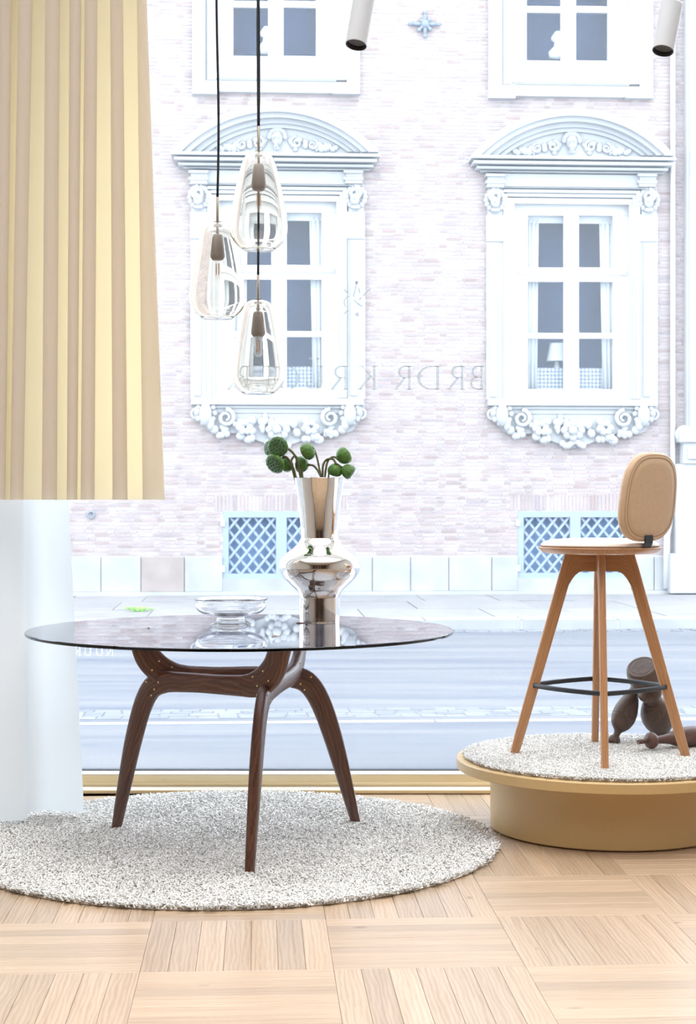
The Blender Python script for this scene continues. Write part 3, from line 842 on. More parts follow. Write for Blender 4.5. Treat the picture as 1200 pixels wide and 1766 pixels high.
arches = [(OPS[4][0] - .12, OPS[4][1] + .12), (OPS[5][0] - .12, OPS[5][1] + .12)]
z = ZPL; r_ = 0
while z < 9.0:
    s = -6.0 - random.choice((0, .05)) - (0.077 if r_ % 2 else 0); k = r_ % 2
    while s < 6.2:
        l = BL if k % 2 == 0 else BL/2
        a, b_ = s + .0055, s + l - .0055; zc = z + BH/2
        for o0, o1 in [(o[0], o[1]) for o in OPS if z < o[3] and z + BH > o[2]] + [q for q in arches if AZ0 < zc < AZ1]:
            if a < o1 and b_ > o0:
                if o0 - a > b_ - o1: b_ = o0 - .006
                else: a = o1 + .006
        if b_ - a > .03: brick(a, b_, z + .0065, z + BH - .0065)
        s += l; k += 1
    z += BH; r_ += 1
for q in arches:
    s = q[0]
    while s < q[1]:
        brick(s + .005, s + .048, AZ0 + .005, AZ1 - .005); s += .053
mb = MB().add(vs, fs)
bpart('bricks', mb, M['brick'], bld, kind='stuff')
# plinth stones
px = 20
while px < 1260:
    wd = random.choice((66, 74, 88))
    nx = px + wd
    if px < 243 < nx: nx = 243
    elif 243 <= px < 247: nx = 318
    s0, z1 = F(px, 960, .03); s1, z0 = F(nx, 1018, .03)
    if not any(s0 < o[1] - .02 and s1 > o[0] + .02 for o in OPS[4:6]):
        bpart('plinth_stone', MB().box(s0 + .006, s1 - .006, -random.uniform(.02, .04), .05, ZP + .05, z1), M['plinth_brown'] if 243 <= px < 247 else M['plinth'], bld, bevel=.008)
    else:
        for o in OPS[4:6]:
            if s0 < o[0] - .03 < s1: bpart('plinth_stone', MB().box(s0 + .006, o[0] - .004, -.03, .05, ZP + .05, z1), M['plinth'], bld, bevel=.008)
            if s0 < o[1] + .03 < s1: bpart('plinth_stone', MB().box(o[1] + .004, s1 - .006, -.03, .05, ZP + .05, z1), M['plinth'], bld, bevel=.008)
    px = nx
mb = MB().box(-7, 7, -.09, .05, ZP - .02, ZP + .05); bpart('base_course', mb, M['plinth'], bld)
# stone portal cut by the right edge of the picture
mb = MB(); fbox(mb, 1184, -420, 1420, 742, 0, .16); fbox(mb, 1190, -420, 1420, 742, .16, .22)
bpart('portal_pier', mb, M['stone'], bld)
mb = MB(); fbox(mb, 1172, 742, 1420, 763, 0, .30); fbox(mb, 1178, 763, 1420, 800, 0, .24); fbox(mb, 1186, 772, 1420, 792, 0, .28)
s_, z_ = F(1180, 750, .2); mb.torus((s_, -.2, z_), .09, .05, 'y')
bpart('portal_bracket', mb, M['stone'], bld, bevel=.01)
mb = MB(); fbox(mb, 1166, 800, 1420, 955, 0, .20); fbox(mb, 1156, 955, 1420, 1022, 0, .26); bpart('portal_base', mb, M['stone'], bld)
mb = MB(); pts = [F(1160, y, .08) for y in (-300, 100, 500, 880)]
mb.tube([(s, -.08, z) for s, z in pts] + [(F(1150, 925, .1)[0], -.1, F(1150, 925, .1)[1]), (F(1149, 1015, .1)[0], -.1, F(1149, 1015, .1)[1])], [.035]*4 + [.045, .05], 10)
bpart('drain_pipe', mb, M['white_frame'], bld, smooth=True)
# iron wall anchor and small ring
mb = MB(); s_, z_ = F(733, 41, .06)
mb.sphere((s_, -.06, z_), .06, 10, 6, (1, .6, 1))
for k in range(8):
    a = k*PI/4; l = (.19, .08, .16, .06, .21, .12, .17, .10)[k]
    p0 = Vector((s_, -.04, z_)); p1 = p0 + Vector((math.cos(a)*l, -.01, math.sin(a)*l))
    mb.tube([p0, (p0+p1)/2, p1], [.02, .032, .02], 6); mb.sphere(p1, .033, 8, 5)
bpart('wall_anchor', mb, M['iron'], bld, smooth=True, label='blue grey iron star anchor in the bricks')
mb = MB(); s_, z_ = F(157, 888, .03); mb.torus((s_, -.03, z_), .045, .014, 'y', 14, 6); mb.sphere((s_, -.01, z_ + .045), .025)
bpart('wall_ring', mb, M['iron'], bld, smooth=True)
# lamp behind the second arched window
s_, z_ = F(962, 622, -.36)
lp = thing('table_lamp', 'white lampshade standing behind the lower pane of the carved window nearer the bar stool', 'lamp', (s_*ca - .46*sa, DF + s_*sa + .46*ca, z_ - .3))
c = Vector(lp.location)
part('lamp_shade', MB().lathe([(.15, .30), (.10, .56)], 20, Matrix.Translation(c)), M['far_curtain'], lp, smooth=40)
part('lamp_base', MB().lathe([(.08, 0), (.08, .02), (.03, .06), (.05, .15), (.02, .30)], 16, Matrix.Translation(c)), M['white_frame'], lp, smooth=True)

# ------------------------------------------------------------------ rugs
def pile(R, cx, cy, z0, spacing, h, rad, edge_lean, seed):
    g = np.random.default_rng(seed)
    n = int(PI*R*R/(spacing*spacing))
    rr = R*np.sqrt(g.random(n)); ph = g.random(n)*2*PI
    bx, by = rr*np.cos(ph), rr*np.sin(ph)
    lean = g.normal(0, 0.62, (n, 2))*h
    e = np.clip((rr/R - 0.97)/0.03, 0, 1)[:, None]*edge_lean*h
    lean += np.stack([np.cos(ph), np.sin(ph)], 1)*e
    hh = h*g.uniform(0.75, 1.1, n)
    K = 3; a0 = g.random(n)*2*PI
    V = np.zeros((n, 3*K + 1, 3))
    for lev, (t, rs) in enumerate(((0, 1.0), (0.6, 1.1), (0.93, 0.95))):
        for k in range(K):
            a = a0 + 2*PI*k/K + lev*0.8
            V[:, lev*K + k, 0] = bx + lean[:, 0]*t**1.5 + rad*rs*np.cos(a)
            V[:, lev*K + k, 1] = by + lean[:, 1]*t**1.5 + rad*rs*np.sin(a)
            V[:, lev*K + k, 2] = hh*t
    V[:, 9, 0] = bx + lean[:, 0]*1.15; V[:, 9, 1] = by + lean[:, 1]*1.15; V[:, 9, 2] = hh
    V += np.array([cx, cy, z0])
    tri = []
    for lev in range(2):
        for k in range(K):
            k2 = (k+1) % K; b0, b1 = lev*K, (lev+1)*K
            tri += [(b0+k, b0+k2, b1+k2), (b0+k, b1+k2, b1+k)]
    tri += [(6+k, 6+(k+1) % K, 9) for k in range(K)]
    T = (np.array(tri)[None] + (np.arange(n)*10)[:, None, None]).reshape(-1, 3)
    me = bpy.data.meshes.new('pile')
    me.vertices.add(n*10); me.vertices.foreach_set('co', V.reshape(-1))
    me.loops.add(T.size); me.loops.foreach_set('vertex_index', T.reshape(-1).astype(np.int32))
    me.polygons.add(len(T)); me.polygons.foreach_set('loop_start', np.arange(0, T.size, 3, dtype=np.int32))
    me.polygons.foreach_set('use_smooth', [True]*len(T)); me.update(calc_edges=True)
    me.materials.append(M['wool'])
    return me
def rug(name, label, cx, cy, z0, R, spacing, h, rad, seed):
    t_ = thing(name, label, 'rug', (cx, cy, z0))
    part('backing', MB().lathe([(R*0.6, z0 + .0005), (R - .006, z0 + .0005), (R - .004, z0 + .005), (R - .008, z0 + .006), (R*0.5, z0 + .006)], 96, Matrix.Translation((cx, cy, 0))), M['backing'], t_)
    o = link(bpy.data.objects.new('pile', pile(R, 0, 0, .005, spacing, h, rad, 0.5, seed)), t_); o['kind'] = 'stuff'
    return t_
rug('round_rug', 'large round cream shaggy rug under the glass table', RUG_C.x, RUG_C.y, 0.0, RUG_R, 0.0060, 0.014, 0.0040, 3)
ZPOD = 0.25
rug('round_carpet', 'small round cream carpet lying on the golden podium', POD_C.x, POD_C.y, ZPOD, 0.512, 0.0050, 0.010, 0.0034, 4)

# ------------------------------------------------------------------ podium
pod = thing('podium', 'round golden display podium with an overhanging top disc', 'podium', (POD_C.x, POD_C.y, 0))
T_ = Matrix.Translation((POD_C.x, POD_C.y, 0))
part('base_drum', MB().lathe([(POD_RB - .004, 0.004), (POD_RB, .008), (POD_RB, .2145)], 128, T_), M['podium'], pod, smooth=40)
part('top_disc', MB().lathe([(.52, .2145), (.5385, .2145), (.541, .217), (.541, .2475), (.5385, .25), (.3, .25)], 128, T_), M['podium'], pod, smooth=40)
part('plinth_gap', MB().lathe([(POD_RB - .02, 0.0), (POD_RB - .02, .004)], 64, T_), M['sub'], pod)

# ------------------------------------------------------------------ table
TC = Vector((-0.367, 5.562)); ZT = 0.733
tbl = thing('dining_table', 'round smoked glass table on three crossed walnut legs', 'table', (TC.x, TC.y, 0))
TT = Matrix.Translation((TC.x, TC.y, 0)); RT = .727; TG = .010
part('glass_top', MB().lathe([(.004, ZT - TG), (RT - .0015, ZT - TG), (RT, ZT - TG + .0015), (RT, ZT - .0015), (RT - .0015, ZT), (.004, ZT)], 160, TT), M['table_glass'], tbl, smooth=30, label='smoked glass disc with a dark edge')
def rsect(c, u, n, hw, ht, seg=20, e=3.2):
    """rounded section: half width hw along u, half thickness ht along n"""
    out = []
    for k in range(seg):
        a = 2*PI*k/seg; x, y = math.cos(a), math.sin(a)
        out.append(c + u*(hw*math.copysign(abs(x)**(2/e), x)) + n*(ht*math.copysign(abs(y)**(2/e), y)))
    return out
RV = .29; ANG = [math.radians(a) for a in (169.85, 289.85, 49.85)]
VX = [Vector((TC.x + RV*math.cos(a), TC.y + RV*math.sin(a), 0)) for a in ANG]
for i in range(3):
    A, B = VX[i], VX[(i+1) % 3]
    dr = (B - A); L_ = dr.length; dr.normalize(); nn = Vector((-dr.y, dr.x, 0))
    pin = MB()
    def sweep(ctrl):
        """ctrl: (t, z, half width)"""
        pts = smoothpath([(c_[0], c_[1], c_[2]) for c_ in ctrl], 7)
        rings = []
        for k, p in enumerate(pts):
            q0, q1 = pts[max(k-1, 0)], pts[min(k+1, len(pts)-1)]
            tx, tz = q1.x - q0.x, q1.y - q0.y; l = math.hypot(tx, tz); tx, tz = tx/l, tz/l
            u = dr*(-tz) + Vector((0, 0, tx))
            rings.append((A + dr*p.x + Vector((0, 0, p.y)), u, p.z))
        return rings
    leg = sweep([(-.222, .006, .0155), (-.178, .17, .026), (-.132, .33, .034), (-.085, .455, .038), (-.035, .525, .040), (.03, .548, .038), (.075, .552, .035)])
    part('leg', MB().loft([rsect(c, u, nn, h_, .019 if k > 12 else .015 + .004*k/12) for k, (c, u, h_) in enumerate(leg)]), M['walnut'], tbl, smooth=50)
    rail = sweep([(.075, .552, .035), (L_*.4, .557, .033), (L_*.6, .559, .033), (L_ - .10, .563, .036)])
    part('cross_rail', MB().loft([rsect(c, u, nn, h_, .019) for c, u, h_ in rail]), M['walnut'], tbl, smooth=50)
    arm = sweep([(L_ - .10, .563, .036), (L_ - .05, .570, .042), (L_ + .0, .592, .047), (L_ + .038, .632, .046), (L_ + .058, .68, .043), (L_ + .074, ZT - TG - .0005, .0415)])
    part('upper_arm', MB().loft([rsect(c, u, nn, h_, .019) for c, u, h_ in arm]), M['walnut'], tbl, smooth=50)
    for t, z in ((-.045, .545), (-.005, .522), (-.02, .500), (.015, .548), (L_ - .04, .598), (L_ - .02, .570), (L_ + .005, .620), (L_ + .03, .590)):
        for sd in (-1, 1):
            c = A + dr*t + Vector((0, 0, z)) + nn*sd*.0185
            R_ = (nn*sd).to_track_quat('Z', 'Y').to_matrix().to_4x4()
            pin.lathe([(.0032, 0), (.0032, .0012)], 10, Matrix.Translation(c) @ R_)
    part('dowel_pins', pin, M['brass'], tbl, kind='stuff', label='small round pale dowel ends')

# ------------------------------------------------------------------ vase, pods, bowl
VD = 5.895; VXc = (551 - 600)/FPX*VD; SV = VD/FPX
vase = thing('vase', 'tall mirrored silver vase with a bulging middle on the glass table', 'vase', (VXc, VD, ZT))
pr = [(34.0, 1073.5), (34.4, 1071), (34.8, 1055), (35.0, 1035), (35.4, 1029), (37.5, 1023), (42, 1017), (50, 1010), (57, 1003), (62, 998), (67, 990), (69.6, 983), (70.2, 978), (69.4, 971), (66.5, 964), (61, 958), (54, 952.5), (46, 946.5), (40, 941), (36.5, 936.5), (34, 932), (32.2, 929), (32, 926), (32.4, 914), (35, 885), (38.5, 856), (43.5, 825.5), (42.8, 825.2), (37.5, 860), (31, 915)]
prof = [(r_*SV, (1073.5 - y)*SV) for r_, y in pr]
pp = smoothpath([(a, 0, b_) for a, b_ in prof[:27]], 3)
prof = [(p.x, p.z) for p in pp] + prof[27:]
part('body', MB().lathe(prof, 96, Matrix.Translation((VXc, VD, ZT))), M['chrome'], vase, smooth=50)
def lotus(label, px, py, d, face, r_px, h_f, path, srad=.0042):
    """pod with the middle of its face at (px,py); face = direction that the face looks; path: stem pixels from the calyx down"""
    f = Vector(face).normalized(); R_ = r_px*SV; h = R_*h_f
    c = P(px, py, d)
    root = c - f*h
    rim = P(path[-1][0], path[-1][1], VD)
    t_ = thing('lotus_pod', label, 'seed pod', (rim.x, VD + (d - VD)*.6, rim.z - .10), 'lotus pods in the silver vase')
    Mx = Matrix.Translation(root) @ f.to_track_quat('Z', 'Y').to_matrix().to_4x4()
    part('pod_cup', MB().lathe([(R_*.17, 0), (R_*.45, h*.06), (R_*.74, h*.20), (R_*.92, h*.40), (R_*1.03, h*.64), (R_*1.05, h*.84), (R_*.95, h*.96)], 36, Mx, 12, .03), M['pod'], t_, smooth=True)
    part('pod_face', MB().lathe([(R_*.95, h*.955), (R_*.80, h*1.01), (R_*.5, h*1.04), (R_*.05, h*1.05)], 30, Mx), M['pod_face'], t_, smooth=True)
    sd = MB()
    for ring_, n_ in ((0, 1), (.36, 6), (.70, 11)):
        for k in range(n_):
            a = 2*PI*k/n_ + ring_
            p = Mx @ Vector((ring_*R_*math.cos(a), ring_*R_*math.sin(a), h*(1.045 - .05*ring_)))
            sd.sphere(p, R_*.085, 8, 4, (1, 1, 1))
    part('seed_holes', sd, M['pod_seed'], t_, smooth=True, kind='stuff')
    n = len(path); pts = [root + f*h*.03]
    for k, (x, y) in enumerate(path):
        dd = d + (VD - d)*(k + 1)/n
        if k == 0: dd = root.y + (dd - root.y)*.5
        pts.append(P(x, y, dd))
    last = pts[-1]; pts.append(Vector((VXc + (last.x - VXc)*.6, VD + (last.y - VD)*.5, last.z - .11)))
    sp = smoothpath(pts, 6); 
    part('stem', MB().tube(sp, [srad*1.35 if k < 2 else srad for k in range(len(sp))], 8), M['pod_stem'], t_, smooth=True)
lotus('big lotus pod at the top left showing its holed face to the viewer', 478, 771, VD - .045, (-.25, -1, -.1), 17, 1.2, [(498, 775), (508, 785), (514, 800), (519, 826)], .0045)
lotus('lotus pod half hidden behind the big holed one, face turned left', 460, 772, VD + .01, (-1, -.55, .1), 12.5, 1.1, [(482, 782), (494, 790), (505, 806), (511, 826)])
lotus('lowest left lotus pod with a blue green face tipped down', 472, 802, VD - .04, (-.55, -.8, -.55), 17, 1.0, [(492, 788), (500, 797), (505, 810), (509, 826)], .0048)
lotus('small green lotus pod tucked under the bent stems beside the big holed one', 492, 803, VD + .02, (-.6, .8, -.3), 12, 1.2, [(507, 787), (514, 792), (520, 808), (522, 826)])
lotus('green lotus pod with its brown stalk on the right just above the vase rim', 513, 801, VD + .03, (-1, .35, .05), 13.5, 1.45, [(540, 803), (547, 810), (551, 818), (553, 826)], .0040)
lotus('round lotus pod in the middle with a stalk curving over its front', 526, 781, VD + .0, (-.75, .5, -.45), 14.5, 1.25, [(541, 774), (546, 787), (550, 805), (553, 826)], .0036)
lotus('highest lotus pod on the right with a dark upper rim', 598, 783, VD + .0, (.85, .5, .55), 14.5, 1.35, [(575, 788), (566, 794), (562, 808), (560, 826)], .0040)
lotus('lotus pod hanging low on the right with ribbed green back', 577, 816, VD + .0, (-.2, .5, -.8), 12.5, 1.4, [(574, 792), (563, 793), (557, 803), (556, 826)])
lotus('cone shaped lotus pod leaning out over the right vase rim', 607, 817, VD - .02, (.80, -.1, -.50), 12, 1.7, [(580, 800), (572, 804), (568, 812), (566, 826)], .0032)

BD = 5.79; bc = P(398, 1076, BD); bc.z = ZT
bowl = thing('glass_bowl', 'clear blown glass bowl on a low foot left of the vase', 'bowl', bc)
k = BD/FPX
po = [(2, 0), (33, 0), (34, 1.5), (31, 4), (26, 7), (24, 10), (27, 13), (38, 15), (50, 19), (58, 25), (61, 31), (60.5, 36), (57, 39), (60, 40.5), (64, 43), (63, 44), (58, 41.5), (54.5, 38.5), (57, 35), (57.5, 31), (54, 26), (46, 21.5), (34, 18), (18, 16.5), (2, 16)]
pp = smoothpath([(a*k, 0, b_*k) for a, b_ in po], 3)
part('bowl_body', MB().lathe([(max(p.x, .003), p.z) for p in pp], 72, Matrix.Translation(bc)), M['clear'], bowl, smooth=True)

# ------------------------------------------------------------------ pendants
def pendant(label, cx, ytop, d, ybot, cord_wob):
    k = d/FPX
    c = P(cx, ytop, d)
    t_ = thing('pendant_lamp', label, 'pendant lamp', (c.x, d, ZC), 'glass pendant lamps over the table')
    s = (ybot - ytop)/169.0
    o = [(3, 0), (12, .6), (19, 3), (24, 8), (28, 17), (33, 34), (38.5, 57), (43.5, 82), (47.5, 105), (49.7, 122), (49.8, 134), (47.5, 145), (42, 155), (34, 163), (27, 168), (25, 169), (2, 169)]
    pin_ = [(2, 166.8), (24.5, 166.8), (33, 161), (40, 154), (45.5, 144), (47.6, 134), (47.5, 122), (45.3, 105), (41.3, 82), (36.3, 57), (30.8, 34), (26, 18), (22, 10), (18, 5.8), (12, 3.4), (3, 2.8)]
    a = smoothpath([(r_, 0, y) for r_, y in o], 2) + smoothpath([(r_, 0, y) for r_, y in pin_], 2)
    part('glass_shade', MB().lathe([(p.x*s*k, -p.z*s*k) for p in a] + [(3*s*k, 0)], 64, Matrix.Translation(c), cap=False), M['lamp_glass'], t_, smooth=40)
    R_ = Matrix.Translation(c)
    part('socket', MB().lathe([(q[0]*s*k, -q[1]*s*k) for q in [(2.2, 19), (3, 19.5), (8, 22), (9.5, 26), (13, 58), (12.6, 61), (9, 66), (4, 66.3)]], 28, R_), M['socket'], t_, smooth=35)
    part('lamp_stem', MB().lathe([(q[0]*s*k, -q[1]*s*k) for q in [(1.6, -45), (2.2, -44.6), (2.5, -3), (2.3, 21)]], 14, R_), M['stem'], t_, smooth=True)
    part('clamp_ring', MB().lathe([(q[0]*s*k, -q[1]*s*k) for q in [(2, -1.8), (7, -1.6), (7, -.4), (2, -.2)]], 20, R_).lathe([(q[0]*s*k, -q[1]*s*k) for q in [(2, 3.4), (7, 3.6), (7, 6), (2, 6.2)]], 20, R_), M['socket'], t_, smooth=35)
    b_ = part('bulb', MB().lathe([(q[0]*s*k, -q[1]*s*k) for q in [(6, 66), (6.6, 70), (6.6, 96), (5.5, 100), (3, 102.5), (.4, 103)]], 20, R_), M['bulb'], t_, smooth=True)
    fm = MB()
    for dx in (-2.2, 2.2): fm.tube([c + Vector((dx*s*k, 0, -72*s*k)), c + Vector((dx*s*k, 0, -92*s*k))], .9*s*k, 6)
    part('filament', fm, M['filament'], b_)
    pts = [c + Vector((0, 0, 45*s*k))]
    zt = ZC - pts[0].z
    for i in range(1, 9): pts.append(pts[0] + Vector((cord_wob*math.sin(i*.9)*.003, 0, zt*i/8 - .002*(i == 8))))
    part('cord', MB().tube(smoothpath(pts, 4), .0042, 8), M['cord'], t_, smooth=True)
    part('ceiling_rose', MB().lathe([(.01, -.03), (.045, -.028), (.05, -.02), (.05, -.0005)], 28, Matrix.Translation((pts[-1].x, d, ZC))), M['socket'], t_, smooth=35)
pendant('highest clear glass pendant lamp, nearest of the three over the table', 446, 262.5, 5.43, 432, .4)
pendant('left clear glass pendant lamp, middle height of the three', 375, 384, 5.53, 550, 1.2)
pendant('lowest clear glass pendant lamp, its cord passing behind the highest', 445, 517.5, 5.69, 680, .5)

# ------------------------------------------------------------------ curtains
def curtain(name, label, rows_of, z0, z1, mat, nz=26, sub_=5):
    """rows_of(z) gives the plan of the cloth at height z"""
    mb = MB(); rows = []
    for i in range(nz + 1):
        z = z0 + (z1 - z0)*i/nz
        p = smoothpath([(x, y, 0) for x, y in rows_of(z)], sub_)
        rows.append([(q.x, q.y, z) for q in p])
    n = len(rows[0]); vs = [q for r_ in rows for q in r_]
    fs = [(i*n+k, i*n+k+1, (i+1)*n+k+1, (i+1)*n+k) for i in range(nz) for k in range(n-1)]
    mb.add(vs, fs)
    c = Vector((sum(q[0] for q in rows[0])/n, sum(q[1] for q in rows[0])/n, z0))
    o = solo(name, mb, mat, label, 'curtain', loc=c, smooth=True)
    return o
FOLD = [(-95, -70, -110, -78), (-45, -10, -52, -20), (0, 20, -12, 9), (32, 56, 17, 40), (78, 103, 72, 98), (120, 140, 115, 133), (146, 168, 139, 163), (190, 212, 194, 220), (236, 253, 246, 284)]
DFR, DBK = 5.60, 5.71
def gold_rows(z):
    t = (z - 1.178)/(HC + 860/FPX*5.65 - 1.178)          # 0 at the hem, 1 at the top of the picture
    g = lambda px, d: ((px - 600)/FPX*d, d)
    pts = []
    fl = [(a + (c - a)*(1-t), b_ + (d_ - b_)*(1-t)) for a, b_, c, d_ in FOLD]
    for k, (a, b_) in enumerate(fl):
        wd = b_ - a; bulge = .012
        pts += [g(a, DFR + .012), g(a + .18*wd, DFR), g(a + .5*wd, DFR - bulge*.4), g(b_ - .18*wd, DFR), g(b_, DFR + .012)]
        if k < len(fl) - 1:
            a2, b2 = fl[k+1]; gap = a2 - b_
            pts += [g(b_ - .34*wd, DFR + .03), g(b_ - .36*wd, DBK - .02), g(b_ - .1*wd, DBK), g(b_ + .5*gap, DBK + .004), g(a2 + .1*(b2 - a2), DBK), g(a2 + .36*(b2 - a2), DBK - .02), g(a2 + .34*(b2 - a2), DFR + .03)]
        else:
            pts += [g(b_ - 2, DFR + .05), g(b_ - 8, DFR + .09)]
    return pts
curtain('gold_curtain', 'cream golden pleated curtain ending at mid height above the white one', gold_rows, 1.176, ZC - .03, M['curtain_gold'])
def white_rows(z):
    t = (z - .03)/(1.18 - .03)
    g = lambda px, d: ((px - 600)/FPX*d, d)
    L = [(-150, -120, 5.93), (-100, -80, 5.84), (-45, -40, 5.80), (5, 5, 5.785), (38, 36, 5.80), (48, 46, 5.84), (45, 44, 5.91), (60, 52, 5.965), (85, 72, 5.985), (115, 95, 5.96), (145, 118, 5.93)]
    return [g(a + (b_ - a)*t, d) for a, b_, d in L]
curtain('white_curtain', 'long white curtain hanging to the rug behind the golden one', white_rows, .032, ZC - .03, M['curtain_white'])
solo('curtain_track', MB().box(XL + .05, -.95, 5.56, 6.0, ZC - .028, ZC - .001), M['spot_white'], 'white ceiling track that carries both curtains', 'curtain rail', loc=(-1.8, 5.8, ZC))

# ------------------------------------------------------------------ track spots
def spot(label, px, py, d, tilt):
    bot = P(px, py, d); ax = Vector(tilt).normalized()          # ax points up the barrel
    t_ = thing('track_spotlight', label, 'spotlight', bot + ax*.185, 'white track spotlights')
    R_ = Matrix.Translation(bot) @ ax.to_track_quat('Z', 'Y').to_matrix().to_4x4()
    r_ = .0355
    part('barrel', MB().lathe([(r_ - .002, 0), (r_, .0015), (r_, .168), (r_ - .006, .176), (.004, .176)], 40, R_, cap=False), M['spot_white'], t_, smooth=35)
    part('baffle', MB().lathe([(r_ - .0015, -.0006), (r_ - .004, .0008), (r_ - .006, .014)], 40, R_, cap=False), M['spot_black'], t_, smooth=True)
    part('reflector', MB().lathe([(r_ - .006, .0135), (r_ - .010, .026), (r_ - .018, .038), (.006, .046)], 24, R_), M['reflector'], t_)
    top = bot + ax*.176
    part('bracket', MB().box(-.006, .006, -r_ - .002, -r_ + .004, .115, .176), M['socket'], t_)
    o = t_.children[-1]; o.matrix_local = Matrix.Translation(-BASE[t_.name]) @ R_ ; 
    o.data.transform(Matrix.Translation(BASE[t_.name]))
    part('hanger_stem', MB().tube([top, top + ax*.02, Vector((top.x + ax.x*.02, top.y + ax.y*.02, ZC - .03))], .007, 8), M['spot_white'], t_, smooth=True)
    part('track_adapter', MB().box(top.x - .05, top.x + .05, top.y + ax.y*.02 - .018, top.y + ax.y*.02 + .018, ZC - .045, ZC - .029), M['spot_white'], t_)
    return top + ax*.02
p1 = spot('white cylinder spotlight above the middle of the window', 614, 78, 5.25, (.16, .24, 1))
p2 = spot('white cylinder spotlight above the bar stool', 1143, 88, 5.25, (.22, .24, 1))
solo('light_track', MB().box(-.6, 1.9, p1.y - .017, p1.y + .017, ZC - .028, ZC - .0005), M['spot_white'], 'white ceiling rail holding the two spotlights, above the picture', 'light rail', loc=(.6, p1.y, ZC))

# ------------------------------------------------------------------ bar stool
SCx, SCy = .903, 5.828; ZQ = ZPOD + .012
st = thing('bar_stool', 'oak bar stool with sand leather seat and rounded backrest on the podium', 'stool', (SCx, SCy, ZQ))
C0 = Vector((SCx, SCy, 0))
ZSB = .985
AST = math.radians(-5.5)
for k in range(4):
    a = k*PI/2 + AST
    ur = Vector((math.cos(a), math.sin(a), 0)); un = Vector((-math.sin(a), math.cos(a), 0))
    f_, tp = C0 + ur*.304 + Vector((0, 0, ZQ)), C0 + ur*.1005 + Vector((0, 0, ZSB))
    ax = (tp - f_).normalized(); u = ax.cross(un).normalized()
    rings = []
    for t in [i/10 for i in range(11)]:
        hw = .0175 + .006*t
        c = f_ + (tp - f_)*t
        ring = rsect(c, u, un, hw, .0135, 20, 3.4)
        if t in (0, 1): ring = [Vector((p.x, p.y, f_.z if t == 0 else tp.z)) for p in ring]
        rings.append(ring)
    part('leg', MB().loft(rings), M['oak'], st, smooth=50)
for a in (AST, AST + PI/2):
    ur = Vector((math.cos(a), math.sin(a), 0)); un = Vector((-math.sin(a), math.cos(a), 0))
    rings = []
    for t in [-1 + i/14 for i in range(29)]:
        x = .098*t; drop = .066 + .075*max(0, (abs(t) - .62)/.38)**2.2
        c = C0 + ur*(x*(1 + .25*max(0, (abs(t) - .62)/.38)))
        ring = []
        for yy, zz in ((-.0132, 0), (.0132, 0), (.0132, 1), (-.0132, 1)):
            xx = c + un*yy
            ring.append(Vector((xx.x, xx.y, ZSB - drop*zz)))
        rings.append(ring)
    part('apron', MB().loft(rings), M['oak'], st)
T_ = Matrix.Translation((SCx, SCy, 0))
part('seat_board', MB().lathe([(.175, ZSB - .001), (.192, ZSB), (.205, ZSB + .004), (.2175, ZSB + .016), (.219, ZSB + .020), (.2175, ZSB + .023), (.15, ZSB + .024)], 80, T_), M['oak'], st, smooth=40)
cu = part('seat_cushion', MB().lathe([(.15, ZSB + .0235), (.209, ZSB + .0235), (.2105, ZSB + .029), (.206, ZSB + .036), (.195, ZSB + .042), (.17, ZSB + .048), (.12, ZSB + .052), (.06, ZSB + .0535), (.003, ZSB + .054)], 80, T_), M['leather_seat'], st, smooth=True)
part('seam', MB().torus((SCx, SCy, ZSB + .0275), .2108, .0012, 'z', 80, 6), M['seam'], cu, smooth=True)
# footrest: a slightly bowed square ring between the legs
ZF = .508; tt = (ZF - ZQ)/(ZSB - ZQ); rF = .304 + (.1005 - .304)*tt + .006
pts = []
for k in range(4):
    a0, a1 = k*PI/2 + AST, (k+1)*PI/2 + AST
    p0 = Vector((math.cos(a0), math.sin(a0), 0))*rF; p1_ = Vector((math.cos(a1), math.sin(a1), 0))*rF
    for t in (0, .06, .2, .4, .6, .8, .94):
        q = p0 + (p1_ - p0)*t; q = q*(1 + .13*math.sin(PI*t)); pts.append(C0 + q + Vector((0, 0, ZF)))
mb = MB(); rings = []
for k, p in enumerate(pts):
    o_ = (p - C0); o_.z = 0; o_.normalize()
    rings.append(rsect(p, o_, Vector((0, 0, 1)), .0055, .0085, 10, 4))
mb.loft(rings, closed=True)
part('footrest', mb, M['black'], st, smooth=50)
# backrest
bd = Vector((.645, -.764, 0)).normalized(); lt = Vector((-bd.y, bd.x, 0)); upv = (Vector((0, 0, 1)) + bd*.13).normalized(); nv = lt.cross(upv).normalized()
if nv.dot(bd) < 0: nv = -nv
bc_ = C0 + bd*.222 + Vector((0, 0, 1.186))
def bpt(x, y, n_): # curved shell
    return bc_ + lt*x + upv*y + nv*(n_ + .10*x*x*-1.6)
def outline(hw, hh, e=2.9, n=72):
    o = []
    for k in range(n):
        a = 2*PI*k/n; cx_, sx_ = math.cos(a), math.sin(a)
        y = hh*math.copysign(abs(sx_)**(2/e), sx_); x = hw*math.copysign(abs(cx_)**(2/e), cx_)*(1 - .05*(y/hh))
        o.append((x, y))
    return o
HW, HH = .142, .157
rings = []
for n_, sc in ((-.016, .30), (-.016, .86), (-.014, .95), (-.007, .99), (.002, 1.0), (.011, .985), (.017, .95), (.019, .90), (.0192, .875), (.0175, .868), (.0192, .86), (.021, .70), (.0215, .35)):
    rings.append([bpt(x, y, n_) for x, y in outline(HW - (1-sc)*.142, HH - (1-sc)*.142)])
br = part('backrest', MB().loft(rings), M['leather'], st, smooth=60)
for ins, n_, rad in ((.0185, .0188, .0011), (.008, .0172, .0007)):
    part('seam', MB().tube([bpt(x, y, n_) for x, y in outline(HW - ins, HH - ins)], rad, 6, closed=True), M['seam'], br, smooth=True)
rings = []
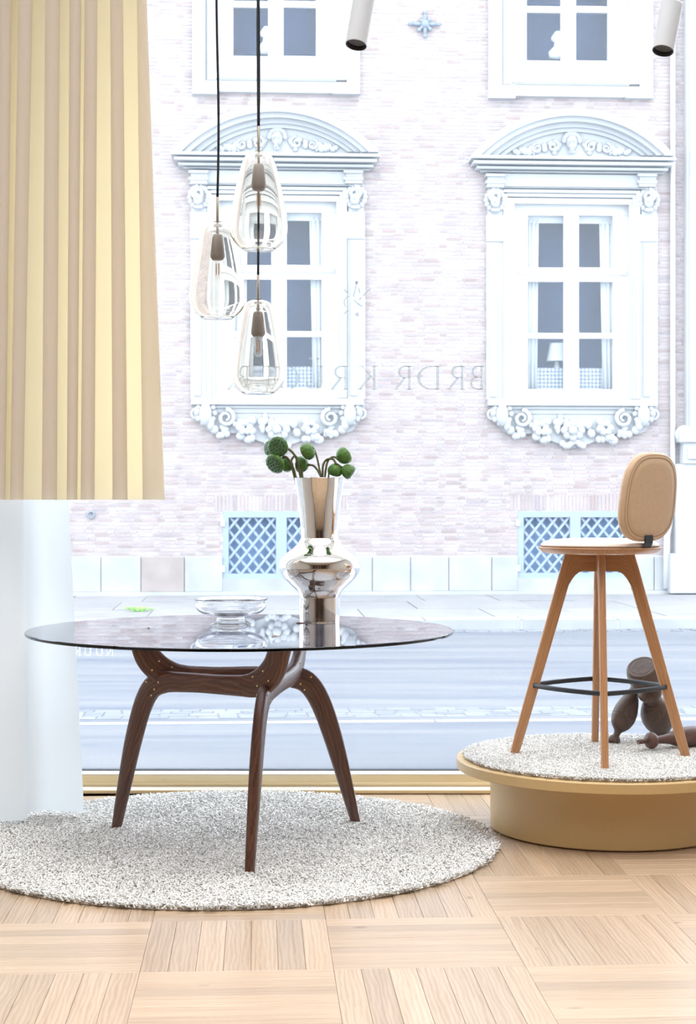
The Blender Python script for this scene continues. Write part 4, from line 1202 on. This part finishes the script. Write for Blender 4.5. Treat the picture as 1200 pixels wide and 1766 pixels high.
for y, n_, hw in ((-.132, .0215, .0215), (-.145, .0245, .0215), (-.160, .0235, .0215), (-.172, .019, .0215), (-.180, .014, .0215)):
    rings.append([bpt(-hw, y, n_ - .004), bpt(hw, y, n_ - .004), bpt(hw, y, n_), bpt(-hw, y, n_)])
part('bracket', MB().loft(rings), M['black'], st, bevel=.001)

# ------------------------------------------------------------------ turned wooden pieces on the podium
def turned(label, p0, p1_, prof, sc, group='turned wooden pieces on the podium', mat='oldwood'):
    p0, p1_ = Vector(p0), Vector(p1_); ax = p1_ - p0; L_ = ax.length
    o = thing('turned_wood_piece', label, 'wooden ornament', p0, group)
    Mx = Matrix.Translation(p0) @ ax.normalized().to_track_quat('Z', 'Y').to_matrix().to_4x4()
    pp = smoothpath([(r_*sc, 0, t*L_) for r_, t in prof], 3)
    part('turned_body', MB().lathe([(max(q.x, .0015), q.z) for q in pp], 40, Mx), M[mat], o, smooth=45)
    return o, Mx, L_
zq = ZQ + .002
k6 = 6.12/FPX
# leaning club on the left
turned('dark turned club leaning to the right behind the stool leg', P(1058, 1279, 6.10), P(1101, 1172, 6.16),
       [(10, -.03), (11, .0), (9.5, .06), (6, .10), (6.5, .16), (12, .21), (17, .27), (20.5, .36), (21, .385), (20.6, .39), (21.2, .42), (20, .52), (15.5, .66), (10, .78), (8, .88), (8.5, 1.0)], k6)
# stout piece leaning left, with a big round cap
t2, Mx, L_ = turned('stout turned piece leaning left with a big round cap on top', P(1146, 1272, 6.24), P(1106, 1150, 6.03),
       [(14, -.02), (15, .02), (12, .07), (16, .12), (24, .20), (28.5, .30), (27.5, .38), (22, .47), (16.5, .52), (16.4, .53), (14.5, .535), (12.5, .57), (15, .60), (20, .615), (21, .64), (20.8, .67), (16, .70), (12, .725), (11.5, .75), (14, .765), (24, .785), (28, .84), (28.5, .92), (26.5, .985), (24, 1.0), (20.5, 1.0), (20, .994), (19.5, 1.0), (10, 1.0), (2, 1.0)], k6)
hl = MB()
for dx, dy in ((-.006, -.004), (.0, .0), (.005, .006)): hl.sphere(Mx @ Vector((dx, dy, L_)), .0016, 6, 4)
part('nail_holes', hl, M['black'], t2, kind='stuff')
# lying piece
pa, pb = P(1100, 1285, 5.885), P(1205, 1276, 6.02)
pa.z = ZQ + .036; pb.z = ZQ + .040
k5 = 5.93/FPX
turned('reddish turned piece lying on its side behind the right stool leg', pa, pb,
       [(2.5, 0), (4, .01), (4, .13), (5, .14), (11, .16), (14, .19), (14.2, .23), (11, .27), (7, .29), (7.5, .40), (9.5, .50), (10, .52), (12, .56), (16, .68), (18, .82), (17, .95), (13, 1.08), (9, 1.16), (10, 1.25), (3, 1.26)], k5, mat='redwood')
